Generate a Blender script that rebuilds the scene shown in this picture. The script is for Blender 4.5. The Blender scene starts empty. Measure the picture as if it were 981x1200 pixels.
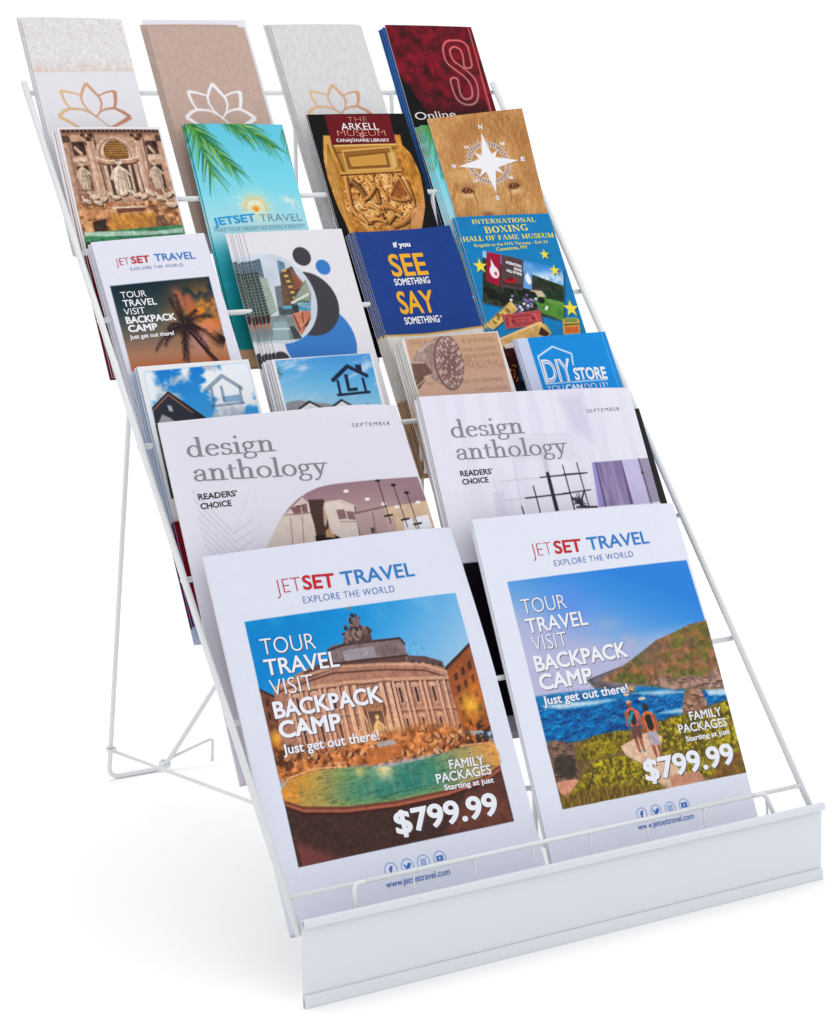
import bpy, math, random
import numpy as np
from mathutils import Matrix, Vector

# ------------------------------------------------------------------ camera, light, exposure
sc = bpy.context.scene
col = sc.collection
S = 0.0254                                   # the model is measured in inches
cam_data = bpy.data.cameras.new("camera")
cam = bpy.data.objects.new("camera", cam_data)
col.objects.link(cam)
cam.matrix_world = Matrix(((0.871651, 0.079937, -0.483564, -0.681886), (-0.489585, 0.095621, -0.866697, -1.185085), (-0.023042, 0.992203, 0.122484, 0.576039), (0, 0, 0, 1)))
cam_data.sensor_fit = 'HORIZONTAL'; cam_data.sensor_width = 36.0
cam_data.lens = 88.3023
cam_data.shift_x = 0.18540
cam_data.shift_y = -0.10152
cam_data.clip_start = 0.05
cam_data.clip_end = 200
sc.camera = cam

world = bpy.data.worlds.new("World")
sc.world = world
world.use_nodes = True
bg = world.node_tree.nodes["Background"]
bg.inputs[0].default_value = (0.985, 0.99, 1.0, 1)      # white studio
bg.inputs[1].default_value = 1.05

def area_light(name, loc, target, size, power, color=(1, 1, 1)):
    d = bpy.data.lights.new(name, 'AREA')
    d.shape = 'RECTANGLE'; d.size, d.size_y = size
    d.energy = power; d.color = color
    o = bpy.data.objects.new(name, d)
    o.location = loc
    o.rotation_euler = (Vector(target) - Vector(loc)).to_track_quat('-Z', 'Y').to_euler()
    col.objects.link(o)
    return o
area_light("softbox_overhead", (0.35, 0.75, 2.3), (0.24, 0.35, 0.0), (1.8, 1.5), 10.0)
area_light("softbox_right", (1.9, -1.2, 1.3), (0.24, 0.2, 0.35), (0.8, 0.8), 2.5)

sc.view_settings.view_transform = 'Standard'
sc.view_settings.look = 'None'
sc.view_settings.exposure = 0.0
sc.view_settings.gamma = 1.0

# ------------------------------------------------------------------ materials
def material(name, color, rough=0.5, spec=0.5):
    m = bpy.data.materials.new(name); m.use_nodes = True
    b = m.node_tree.nodes["Principled BSDF"]
    b.inputs["Base Color"].default_value = (*color, 1)
    b.inputs["Roughness"].default_value = rough
    b.inputs["Specular IOR Level"].default_value = spec
    return m

def speckle(m, amount, scale, bump=0.0):
    """slight unevenness of a coat of paint or a paper stock"""
    nt = m.node_tree; b = nt.nodes["Principled BSDF"]
    tc = nt.nodes.new("ShaderNodeTexCoord")
    n = nt.nodes.new("ShaderNodeTexNoise"); n.inputs["Scale"].default_value = scale; n.inputs["Detail"].default_value = 4
    nt.links.new(tc.outputs["Object"], n.inputs["Vector"])
    mix = nt.nodes.new("ShaderNodeMix"); mix.data_type = 'RGBA'
    c = b.inputs["Base Color"].default_value
    mix.inputs[6].default_value = tuple(x * (1 - amount) for x in c[:3]) + (1,)
    mix.inputs[7].default_value = tuple(min(1, x * (1 + amount)) for x in c[:3]) + (1,)
    nt.links.new(n.outputs["Fac"], mix.inputs[0])
    nt.links.new(mix.outputs[2], b.inputs["Base Color"])
    if bump:
        bp = nt.nodes.new("ShaderNodeBump"); bp.inputs["Strength"].default_value = bump; bp.inputs["Distance"].default_value = 0.0004
        nt.links.new(n.outputs["Fac"], bp.inputs["Height"]); nt.links.new(bp.outputs[0], b.inputs["Normal"])
    return m

M_WIRE = speckle(material("white_powder_coat", (0.70, 0.715, 0.73), 0.35, 0.5), 0.02, 300, 0.05)
M_BAR = speckle(material("white_plastic", (0.635, 0.665, 0.70), 0.38, 0.3), 0.012, 60)
M_FLOOR = speckle(material("white_tabletop", (0.985, 0.985, 0.98), 0.7, 0.2), 0.004, 3)

def print_material():
    m = bpy.data.materials.new("printed_paper"); m.use_nodes = True
    nt = m.node_tree; b = nt.nodes["Principled BSDF"]
    at = nt.nodes.new("ShaderNodeAttribute"); at.attribute_name = "ink"
    tc = nt.nodes.new("ShaderNodeTexCoord")
    n = nt.nodes.new("ShaderNodeTexNoise"); n.inputs["Scale"].default_value = 420; n.inputs["Detail"].default_value = 3
    nt.links.new(tc.outputs["Object"], n.inputs["Vector"])
    mr = nt.nodes.new("ShaderNodeMapRange"); mr.inputs[3].default_value = 0.965; mr.inputs[4].default_value = 1.035
    nt.links.new(n.outputs["Fac"], mr.inputs[0])
    mul = nt.nodes.new("ShaderNodeVectorMath"); mul.operation = 'SCALE'
    nt.links.new(at.outputs["Color"], mul.inputs[0]); nt.links.new(mr.outputs[0], mul.inputs["Scale"])
    nt.links.new(mul.outputs[0], b.inputs["Base Color"])
    b.inputs["Roughness"].default_value = 0.45
    b.inputs["Specular IOR Level"].default_value = 0.09
    return m
M_PRINT = print_material()

def edge_material(name, color, dark):
    """cut paper edges: fine lines along the thickness"""
    m = bpy.data.materials.new(name); m.use_nodes = True
    nt = m.node_tree; b = nt.nodes["Principled BSDF"]
    tc = nt.nodes.new("ShaderNodeTexCoord")
    w = nt.nodes.new("ShaderNodeTexWave"); w.bands_direction = 'Z'; w.inputs["Scale"].default_value = 700; w.inputs["Distortion"].default_value = 0.6
    nt.links.new(tc.outputs["Object"], w.inputs["Vector"])
    mix = nt.nodes.new("ShaderNodeMix"); mix.data_type = 'RGBA'
    mix.inputs[6].default_value = (*dark, 1); mix.inputs[7].default_value = (*color, 1)
    nt.links.new(w.outputs["Fac"], mix.inputs[0]); nt.links.new(mix.outputs[2], b.inputs["Base Color"])
    b.inputs["Roughness"].default_value = 0.7
    return m
M_EDGE = edge_material("paper_edges", (0.72, 0.72, 0.74), (0.58, 0.58, 0.61))
M_EDGE_GREY = edge_material("grey_paper_edges", (0.62, 0.60, 0.57), (0.44, 0.42, 0.39))
M_EDGE_BLUE = edge_material("blue_paper_edges", (0.10, 0.24, 0.50), (0.04, 0.12, 0.30))
M_EDGE_DARK = edge_material("dark_paper_edges", (0.05, 0.045, 0.05), (0.02, 0.02, 0.02))

# ------------------------------------------------------------------ object helpers
def thing(name, label, cat, mat=None, group=None):
    o = bpy.data.objects.new(name, None); col.objects.link(o)
    o.empty_display_size = 0.02
    if mat is not None: o.matrix_world = mat
    o["label"] = label; o["category"] = cat
    if group: o["group"] = group
    return o

def mesh_obj(name, verts, faces, mats, parent=None, smooth=True, fmat=None):
    me = bpy.data.meshes.new(name)
    me.from_pydata([tuple(S * c for c in v) for v in verts], [], faces)
    for m in mats: me.materials.append(m)
    if fmat is not None: me.polygons.foreach_set("material_index", fmat)
    if smooth: me.polygons.foreach_set("use_smooth", [True] * len(me.polygons))
    me.update()
    o = bpy.data.objects.new(name, me); col.objects.link(o)
    if parent: o.parent = parent
    return o

def fillet(pts, r, n=5):
    """round the inner corners of a bent wire"""
    pts = [Vector(p) for p in pts]; out = [pts[0]]
    for a, b, c in zip(pts, pts[1:], pts[2:]):
        d1, d2 = (a - b), (c - b); k = min(r, d1.length * .45, d2.length * .45)
        p, q = b + d1.normalized() * k, b + d2.normalized() * k
        for i in range(n + 1):
            t = i / n; out.append(p * (1 - t) ** 2 + b * 2 * t * (1 - t) + q * t * t)
    return out + [pts[-1]]

def tube(pts, r, seg=12, bend=0.35):
    pts = fillet(pts, bend) if len(pts) > 2 and bend else [Vector(p) for p in pts]
    V, F = [], []
    T = [(pts[min(i + 1, len(pts) - 1)] - pts[max(i - 1, 0)]).normalized() for i in range(len(pts))]
    ref = Vector((0, 0, 1)) if abs(T[0].z) < .9 else Vector((1, 0, 0))
    nrm = (ref - T[0] * ref.dot(T[0])).normalized()
    for p, t in zip(pts, T):
        nrm = (nrm - t * nrm.dot(t)).normalized(); bi = t.cross(nrm)
        for k in range(seg):
            a = 2 * math.pi * k / seg
            V.append(p + (nrm * math.cos(a) + bi * math.sin(a)) * r)
    for i in range(len(pts) - 1):
        for k in range(seg):
            a, b = i * seg + k, i * seg + (k + 1) % seg
            F.append((a, b, b + seg, a + seg))
    F.append(tuple(range(seg))[::-1]); n0 = (len(pts) - 1) * seg
    F.append(tuple(range(n0, n0 + seg)))
    return V, F

def wire(name, parent, pts, r, bend=0.35):
    V, F = tube(pts, r, bend=bend)
    return mesh_obj(name, V, F, [M_WIRE], parent)

# ------------------------------------------------------------------ tabletop
gv = [(-900, -900, 0), (900, -900, 0), (900, 900, 0), (-900, 900, 0)]
floor = mesh_obj("tabletop", gv, [(0, 1, 2, 3)], [M_FLOOR], smooth=False)
floor["kind"] = "structure"

# ------------------------------------------------------------------ the wire rack
W = 19.13
rack = thing("literature_rack", "white wire rack with six stepped tiers holding all the brochures and magazines", "display rack",
             Matrix.Translation((W * S / 2, 0.0, 0.0)))
X0 = W / 2                                   # the parts are modelled about the middle of the base
def rw(name, pts, r, bend=0.35): return wire(name, rack, [(p[0] - X0, p[1], p[2]) for p in pts], r, bend)
for x in (0.03, W - 0.12):
    rw("side_rail", [(x, 17.25, 25.85), (x, 0.16, 2.0)], 0.105, 0)
CROSS = [(17.2, 25.5), (14.6, 21.9), (12.0, 18.22), (9.37, 14.5), (6.7, 10.8), (4.03, 7.04)]
for y, z in CROSS:
    rw("cross_wire", [(0.03, y, z), (W - 0.12, y, z)], 0.088)
rw("cross_wire", [(0.03, 0.76, 2.87), (W - 0.12, 0.76, 2.87)], 0.072)
# pocket wires drop from each cross wire to the tier's floor and run forward under the brochures
FRONT = CROSS[1:] + [(0.95, 3.1)]
for i, ((y, z), (yf, zf)) in enumerate(zip(CROSS, FRONT)):
    zfl = z - 5.44
    for x in ((2.4, 10.35, 14.45) if i < 5 else (2.4, 14.6)):
        p = [(x, y - 0.02, z), (x, y - 0.02, zfl), (x, yf - 0.35, zfl), (x, yf, zf - 0.15)]
        rw("pocket_wire", p if i < 5 else p[:3], 0.07, 0.25)
rw("back_wire", [(2.4, 4.02, 3.40), (10.88, 4.0, 3.36), (10.90, 4.0, 1.62), (10.7, 0.9, 1.6)], 0.085, 0.25)
for x in (4.15, 6.27, 8.35, 10.48, 12.68, 14.92):
    rw("front_wire", [(x, 0.74, 2.87), (x + 0.02, 0.60, 1.4)], 0.032)
for x, s in ((2.12, 1), (17.45, -1)):
    rw("front_post", [(x + s * 0.5, 0.755, 2.872), (x, 0.72, 2.875), (x - s * 0.12, 0.25, 1.9)], 0.075, 0.25)
    rw("front_wire", [(x - s * 0.05, 0.74, 2.87), (x - s * 0.05, 0.60, 1.4)], 0.04)
ctr = X0
leg_pts = [(2.4, 17.3, 22.9), (4.42, 17.55, 22.6), (4.63, 22.40, 0.10), (6.95, 22.38, 0.10), (ctr, 21.55, 4.1),
           (W - 6.95, 22.38, 0.10), (W - 4.63, 22.40, 0.10), (W - 4.42, 17.55, 22.6), (14.5, 17.3, 22.9)]
rw("back_leg", leg_pts, 0.095, 0.45)
rw("leg_brace", [(4.62, 22.22, 1.22), (4.66, 10.8, 2.09), (4.7, 4.05, 2.60), (2.45, 4.05, 2.75)], 0.062, 0.3)
rw("leg_brace", [(7.15, 22.42, 0.40), (8.78, 22.02, 1.02), (8.90, 22.0, 0.98), (8.86, 22.02, 0.14)], 0.058, 0.1)
def ring(cx, cy, cz, r, t, tilt):
    V, F = [], []
    n, k = 20, 8
    for i in range(n):
        a = 2 * math.pi * i / n
        for j in range(k):
            b = 2 * math.pi * j / k
            p = Vector(((r + t * math.cos(b)) * math.cos(a), (r + t * math.cos(b)) * math.sin(a), t * math.sin(b)))
            p.rotate(Matrix.Rotation(tilt, 3, 'X'))
            V.append((p.x + cx - X0, p.y + cy, p.z + cz))
    for i in range(n):
        for j in range(k):
            F.append((i * k + j, ((i + 1) % n) * k + j, ((i + 1) % n) * k + (j + 1) % k, i * k + (j + 1) % k))
    mesh_obj("brace_loop", V, F, [M_WIRE], rack)
ring(4.62, 22.10, 1.28, 0.17, 0.055, 0.2)
ring(6.98, 22.35, 0.26, 0.19, 0.055, 0.5)
# label holder: a channel with a rolled lip above and below, seen from the end in (y, z)
prof = [(-0.036, 0.335), (-0.062, 0.318), (-0.095, 0.265), (-0.118, 0.08), (-0.125, 0.03), (-0.10, 0.012), (-0.06, 0.015), (-0.035, 0.05),
        (-0.03, 0.30), (-0.03, 2.36), (-0.035, 2.44), (-0.065, 2.478), (-0.11, 2.480), (-0.150, 2.45), (-0.165, 2.38), (-0.155, 2.30), (-0.12, 2.275)]
def offset(pl, d):
    out = []
    for i, p in enumerate(pl):
        a = pl[max(0, i - 1)]; b = pl[min(len(pl) - 1, i + 1)]
        tx, ty = b[0] - a[0], b[1] - a[1]; L = math.hypot(tx, ty)
        out.append((p[0] + ty / L * d, p[1] - tx / L * d))
    return out
loop = prof + offset(prof, 0.028)[::-1]
nl = len(loop)
V = [(x - X0, y, z) for x in (0.0, W) for y, z in loop]
F = [(i, (i + 1) % nl, (i + 1) % nl + nl, i + nl) for i in range(nl)]
m_ = len(prof)
for b in (0, nl):
    for i in range(m_ - 1):
        q = (b + i, b + i + 1, b + nl - 2 - i, b + nl - 1 - i)
        F.append(q if b else q[::-1])
bar = mesh_obj("label_holder", V, F, [M_BAR], rack)
bar.data.polygons.foreach_set("use_smooth", [False] * len(bar.data.polygons))
bv = bar.modifiers.new("bevel", 'BEVEL'); bv.width = 0.012 * S; bv.segments = 2; bv.limit_method = 'ANGLE'; bv.angle_limit = math.radians(25)

# ------------------------------------------------------------------ printing: inks on a fine grid of the sheet, lettering as outlines on it
def lin(c):
    c = np.asarray(c, float) / 255.0
    return np.where(c <= 0.04045, c / 12.92, ((c + 0.055) / 1.055) ** 2.4)
INK = 0.86

def lattice(x, y, seed):
    xi, yi = np.floor(x).astype(np.int64), np.floor(y).astype(np.int64)
    fx, fy = x - xi, y - yi
    fx, fy = fx * fx * (3 - 2 * fx), fy * fy * (3 - 2 * fy)
    def h(a, b):
        n = (a * 374761393 + b * 668265263 + seed * 1442695041) & 0xFFFFFFFF
        n = ((n ^ (n >> 13)) * 1274126177) & 0xFFFFFFFF
        return ((n ^ (n >> 16)) & 0xFFFF) / 65535.0
    return (h(xi, yi) * (1 - fx) + h(xi + 1, yi) * fx) * (1 - fy) + (h(xi, yi + 1) * (1 - fx) + h(xi + 1, yi + 1) * fx) * fy

def rounded(pts, closed=True, n=5):
    P = [np.array(p, float) for p in pts]; out = []; m = len(P)
    for i in range(m if closed else m - 1):
        g = lambda j: P[j % m] if closed else P[min(max(j, 0), m - 1)]
        a, b, c, d = g(i - 1), g(i), g(i + 1), g(i + 2)
        for k in range(n):
            t = k / n
            out.append(tuple(.5 * (2 * b + (c - a) * t + (2 * a - 5 * b + 4 * c - d) * t * t + (3 * b - a - 3 * c + d) * t ** 3)))
    return out if closed else out + [tuple(P[-1])]

def smooth(a, b, x):
    t = np.clip((x - a) / (b - a), 0, 1); return t * t * (3 - 2 * t)

class Art:
    def __init__(s, w, h, res):
        s.w, s.h = w, h
        s.nx, s.ny = int(w * res) + 1, int(h * res) + 1
        s.X, s.Y = np.meshgrid(np.linspace(0, w, s.nx), np.linspace(0, h, s.ny))
        s.C = np.full((s.ny, s.nx, 3), 235.0)
        s.aa = 0.7 / res
        s.clip = None
        s.letters = []
    def noise(s, scale, seed=1, oct=4, sx=1.0, sy=1.0, ang=0.0):
        c, n = math.cos(ang), math.sin(ang)
        x, y = (s.X * c + s.Y * n) * scale * sx, (-s.X * n + s.Y * c) * scale * sy
        t, a, tot = 0, 1.0, 0
        for o in range(oct):
            t = t + a * lattice(x + 17.3 * o, y - 9.1 * o, seed + o); tot += a
            a *= .55; x = x * 2.03; y = y * 2.03
        return t / tot
    def mix(s, mask, c, alpha=1.0):
        k = np.asarray(mask, float) * alpha * np.ones(s.X.shape)
        if s.clip is not None: k = k * s.clip
        k = k[..., None]
        s.C = s.C * (1 - k) + np.asarray(c, float) * k
    def dist(s, pts, closed=True):
        """signed distance to an outline (negative inside) or plain distance to a line"""
        P = list(pts); Q = P[1:] + ([P[0]] if closed else [])
        d = np.full(s.X.shape, 1e9); ins = np.zeros(s.X.shape, bool)
        for (ax, ay), (bx, by) in zip(P, Q):
            ex, ey = bx - ax, by - ay; L = ex * ex + ey * ey + 1e-12
            t = np.clip(((s.X - ax) * ex + (s.Y - ay) * ey) / L, 0, 1)
            d = np.minimum(d, (s.X - ax - t * ex) ** 2 + (s.Y - ay - t * ey) ** 2)
            if closed and abs(ey) > 1e-12:
                ins ^= ((ay > s.Y) != (by > s.Y)) & (s.X < ex * (s.Y - ay) / ey + ax)
        d = np.sqrt(d)
        return np.where(ins, -d, d) if closed else d
    def box(s, pts, pad):
        xs, ys = [p[0] for p in pts], [p[1] for p in pts]
        i0, i1 = np.searchsorted(s.X[0], (min(xs) - pad, max(xs) + pad))
        j0, j1 = np.searchsorted(s.Y[:, 0], (min(ys) - pad, max(ys) + pad))
        return slice(j0, j1), slice(i0, i1)
    def sub(s, sl):
        q = object.__new__(Art); q.X, q.Y = s.X[sl], s.Y[sl]; return q
    def put(s, sl, m, c, alpha=1.0):
        if m.size == 0: return
        k = m * alpha
        if s.clip is not None: k = k * s.clip[sl]
        c = np.asarray(c, float)
        if c.ndim == 3 and c.shape[:2] == s.X.shape: c = c[sl]
        k = k[..., None]
        s.C[sl] = s.C[sl] * (1 - k) + c * k
    def mask(s, pts, soft=None):
        e = soft or s.aa; return np.clip(0.5 - s.dist(pts) / (2 * e), 0, 1)
    def poly(s, pts, c, alpha=1.0, soft=None):
        e = soft or s.aa; sl = s.box(pts, 2 * e)
        if s.X[sl].size == 0: return
        m = np.clip(0.5 - s.sub(sl).dist(pts) / (2 * e), 0, 1)
        s.put(sl, m, c, alpha)
    def line(s, pts, wd, c, alpha=1.0, soft=None):
        e = soft or s.aa; sl = s.box(pts, wd + 2 * e)
        if s.X[sl].size == 0: return
        m = np.clip(0.5 - (s.sub(sl).dist(pts, False) - wd / 2) / (2 * e), 0, 1)
        s.put(sl, m, c, alpha)
    def blade(s, a, b, w0, w1, c, alpha=1.0, sag=(0, 0)):
        n = 6; pts = []
        for i in range(n + 1):
            t = i / n
            pts.append((a[0] + (b[0] - a[0]) * t + sag[0] * 4 * t * (1 - t), a[1] + (b[1] - a[1]) * t + sag[1] * 4 * t * (1 - t)))
        L, R = [], []
        for i, p in enumerate(pts):
            q0, q1 = pts[max(0, i - 1)], pts[min(n, i + 1)]
            tx, ty = q1[0] - q0[0], q1[1] - q0[1]; l = math.hypot(tx, ty) + 1e-9
            w = (w0 + (w1 - w0) * i / n) / 2
            L.append((p[0] - ty / l * w, p[1] + tx / l * w)); R.append((p[0] + ty / l * w, p[1] - tx / l * w))
        s.poly(L + R[::-1], c, alpha)
    def disc(s, c0, rx, ry, c, alpha=1.0, rot=0.0, soft=None):
        n = 40
        pts = [(c0[0] + rx * math.cos(t) * math.cos(rot) - ry * math.sin(t) * math.sin(rot),
                c0[1] + rx * math.cos(t) * math.sin(rot) + ry * math.sin(t) * math.cos(rot)) for t in np.linspace(0, 2 * math.pi, n, endpoint=False)]
        s.poly(pts, c, alpha, soft)
    def glow(s, c0, r, c, alpha=1.0):
        d = np.hypot(s.X - c0[0], s.Y - c0[1]); s.mix(np.exp(-(d / r) ** 2), c, alpha)
    def ramp(s, p0, p1, cols):
        """colours along the direction p0 -> p1"""
        dx, dy = p1[0] - p0[0], p1[1] - p0[1]
        t = np.clip(((s.X - p0[0]) * dx + (s.Y - p0[1]) * dy) / (dx * dx + dy * dy), 0, 1)
        k = np.linspace(0, 1, len(cols))
        return np.stack([np.interp(t, k, [c[i] for c in cols]) for i in range(3)], -1)
    def grain(s, base, amp, scale, seed=1, oct=4, **kw):
        n = s.noise(scale, seed, oct, **kw)[..., None] - .5
        return np.clip(np.asarray(base, float) * (1 + amp * 2 * n), 0, 255)
    def detail(s, pts, amp, scale, seed, **kw):
        """fine photographic contrast inside an outline"""
        n = s.noise(scale, seed, 4, **kw) - .5
        k = s.mask(pts) * (1 if s.clip is None else s.clip)
        k = k[..., None] * amp * 2
        s.C = np.clip(s.C * (1 + k * n[..., None]), 0, 252)
    def within(s, pts):
        s.clip = None if pts is None else s.mask(pts)
    def text(s, body, a, b, cap, c, weight=0.0, lift=0.010, shadow=None, serif=False, track=1.0):
        """a line of lettering from a to b along its baseline, its capitals 'cap' high"""
        q, wd = glyph_quads(body, weight, serif, max(22, int(cap / 0.0068)), track)   # quads in units of the capital height
        cap = cap / (1 + 2 * max(weight, 0)); a = (a[0], a[1] + max(weight, 0) * cap)
        dx, dy = b[0] - a[0], b[1] - a[1]; L = math.hypot(dx, dy); ex, ey = dx / L, dy / L
        sx = L / wd
        px = q[..., 0] * sx; py = q[..., 1] * cap
        uv = np.stack([a[0] + px * ex - py * ey, a[1] + px * ey + py * ex], -1)
        if shadow:
            s.letters.append((uv + np.array([0.022, -0.022]) * (cap / .4), shadow, lift - 0.005))
        s.letters.append((uv, c, lift))

_glyphs = {}
def glyph_quads(body, weight, serif, R, track):                 # R rows per capital height
    key = (body, round(weight, 4), serif, R, track)
    if key in _glyphs: return _glyphs[key]
    segs, x1, sd = serif_mask(body, R) if serif else sans_mask(body, R, weight, track)
    q = runs(sd, R, *segs)
    _glyphs[key] = (q, x1)
    return _glyphs[key]

def runs(m, R, ox, oy):
    """filled cells of a mask as few rectangles, equal neighbours merged"""
    rects = []; open_ = {}
    for j in range(m.shape[0] + 1):
        row = set()
        if j < m.shape[0]:
            d = np.diff(np.concatenate([[0], m[j].astype(np.int8), [0]]))
            row = set(zip(np.nonzero(d == 1)[0].tolist(), np.nonzero(d == -1)[0].tolist()))
        for k in [k for k in open_ if k not in row]:
            rects.append((k[0], k[1], open_.pop(k), j))
        for k in row:
            open_.setdefault(k, j)
    r = np.array(rects, float).reshape(-1, 4)
    a, b, c, d = r[:, 0] / R + ox, r[:, 1] / R + ox, r[:, 2] / R + oy, r[:, 3] / R + oy
    return np.stack([np.stack([a, c], -1), np.stack([b, c], -1), np.stack([b, d], -1), np.stack([a, d], -1)], 1)

CAP = [None]
def outline(body, track=1.0):
    cu = bpy.data.curves.new("lettering", 'FONT'); cu.body = body; cu.space_character = track; cu.size = 1.0; cu.resolution_u = 4
    ob = bpy.data.objects.new("lettering", cu); col.objects.link(ob)
    dg = bpy.context.evaluated_depsgraph_get()
    me = bpy.data.meshes.new_from_object(ob.evaluated_get(dg))
    v = np.array([w.co[:2] for w in me.vertices]).reshape(-1, 2)
    cnt = {}
    for p in me.polygons:
        for e in p.edge_keys: cnt[e] = cnt.get(e, 0) + 1
    e = np.array([k for k, n in cnt.items() if n == 1])
    bpy.data.objects.remove(ob); bpy.data.meshes.remove(me); bpy.data.curves.remove(cu)
    return v, e

def sans_mask(body, R, weight, track):
    if CAP[0] is None:
        v, e = outline("H"); CAP[0] = v[:, 1].max()
    v, e = outline(body, track)
    v = v / CAP[0]
    x0, x1 = v[:, 0].min(), v[:, 0].max()
    pad = abs(weight) + 2.0 / R
    ox, oy = x0 - pad, v[:, 1].min() - pad
    nx, ny = int((x1 - x0 + 2 * pad) * R) + 1, int((v[:, 1].max() - oy + pad) * R) + 1
    gx, gy = ox + (np.arange(nx) + .5) / R, oy + (np.arange(ny) + .5) / R
    A, B = v[e[:, 0]], v[e[:, 1]]
    ins = np.zeros((ny, nx), bool)
    for j, y in enumerate(gy):
        h = (A[:, 1] > y) != (B[:, 1] > y)
        if h.any():
            xs = A[h, 0] + (y - A[h, 1]) / (B[h, 1] - A[h, 1]) * (B[h, 0] - A[h, 0])
            ins[j] = (np.searchsorted(np.sort(xs), gx) % 2) == 1
    if weight:
        d = np.full((ny, nx), 9.0); m = abs(weight) + 1.5 / R
        for (ax, ay), (bx, by) in zip(A, B):
            i0, i1 = np.searchsorted(gx, (min(ax, bx) - m, max(ax, bx) + m)); j0, j1 = np.searchsorted(gy, (min(ay, by) - m, max(ay, by) + m))
            X, Y = gx[None, i0:i1], gy[j0:j1, None]
            ex, ey = bx - ax, by - ay; t = np.clip(((X - ax) * ex + (Y - ay) * ey) / (ex * ex + ey * ey + 1e-12), 0, 1)
            d[j0:j1, i0:i1] = np.minimum(d[j0:j1, i0:i1], np.hypot(X - ax - t * ex, Y - ay - t * ey))
        ins = (ins | (d < weight)) if weight > 0 else (ins & (d > -weight))
    return (ox - x0, oy), x1 - x0, ins

# a broad-nibbed serif alphabet: pen strokes (nib half width, nib half height, points); capital height 1
def arc(cx, cy, rx, ry, a0, a1, n=14):
    return [(cx + rx * math.cos(math.radians(a0 + (a1 - a0) * i / n)), cy + ry * math.sin(math.radians(a0 + (a1 - a0) * i / n))) for i in range(n + 1)]
def stem(x, y0, y1): return (.062, .01, [(x, y0), (x, y1)])
def ser(x, y, w=.15): return (w / 2, .026, [(x - w * .45, y), (x + w * .45, y)])
BOWL = (.056, .026)
def low():
    g = {}
    x = .62                                               # x-height
    bowl = lambda cx, rx: (*BOWL, arc(cx, x / 2, rx, x / 2 - .02, 0, 360, 28))
    g['o'] = (.66, [bowl(.33, .24)])
    g['d'] = (.68, [(*BOWL, arc(.30, x / 2, .22, x / 2 - .02, 35, 325, 24)), stem(.50, .02, 1.02), (.05, .024, [(.40, 1.0), (.48, 1.03)]), (.05, .024, [(.52, .03), (.62, .02)])])
    g['e'] = (.58, [(*BOWL, arc(.31, x / 2, .22, x / 2 - .02, 20, 318, 24)), (.03, .024, [(.12, .35), (.52, .38)])])
    g['s'] = (.50, [(.050, .026, arc(.25, .46, .15, .14, 30, 235, 12) + arc(.25, .17, .17, .15, 60, -150, 14)), (.028, .05, [(.40, .56), (.40, .48)]), (.028, .05, [(.08, .06), (.08, .14)])])
    g['i'] = (.34, [stem(.17, .02, .60), ser(.17, .026, .26), (.05, .024, [(.06, .59), (.15, .62)]), (.066, .066, [(.16, .90), (.165, .90)])])
    g['l'] = (.34, [stem(.17, .02, 1.02), ser(.17, .026, .26), (.05, .024, [(.06, 1.0), (.15, 1.03)])])
    n_ = [stem(.16, .02, .60), ser(.16, .026, .26), (.05, .024, [(.05, .59), (.14, .62)]), (.05, .026, [(.18, .44), (.28, .56)] + arc(.37, .46, .14, .14, 115, 0, 10)), stem(.51, .02, .46), ser(.51, .026, .24)]
    g['n'] = (.70, n_)
    g['h'] = (.70, n_[1:2] + n_[3:] + [stem(.16, .02, 1.02), (.05, .024, [(.05, 1.0), (.14, 1.03)])])
    g['a'] = (.60, [(.05, .026, [(.10, .50)] + arc(.27, .46, .16, .14, 140, 0, 12) + [(.43, .08), (.50, .03), (.58, .05)]), (.05, .026, arc(.25, .17, .17, .15, 70, 360, 18)), (.04, .024, [(.27, .33), (.42, .38)]), (.06, .06, [(.115, .47), (.12, .47)])])
    g['t'] = (.42, [(.058, .02, [(.17, .78), (.17, .14)]), (.05, .026, [(.17, .14), (.20, .05), (.28, .03), (.38, .07)]), (.04, .026, [(.05, .58), (.36, .58)])])
    g['g'] = (.60, [(.050, .026, arc(.26, .42, .17, .18, 0, 360, 24)), (.04, .024, [(.38, .54), (.46, .60), (.56, .57)]), (.045, .026, [(.17, .26), (.12, .18), (.16, .09), (.30, .05), (.45, .03), (.50, -.07)] + arc(.27, -.14, .22, .13, 10, -190, 16) + [(.10, -.02), (.20, .06)])])
    g['y'] = (.60, [(.062, .02, [(.12, .59), (.32, .04)]), (.032, .024, [(.50, .59), (.30, .02), (.22, -.18), (.12, -.26)]), ser(.12, .595, .26), ser(.49, .595, .22), (.055, .045, [(.09, -.24), (.12, -.25)])])
    return g
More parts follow.
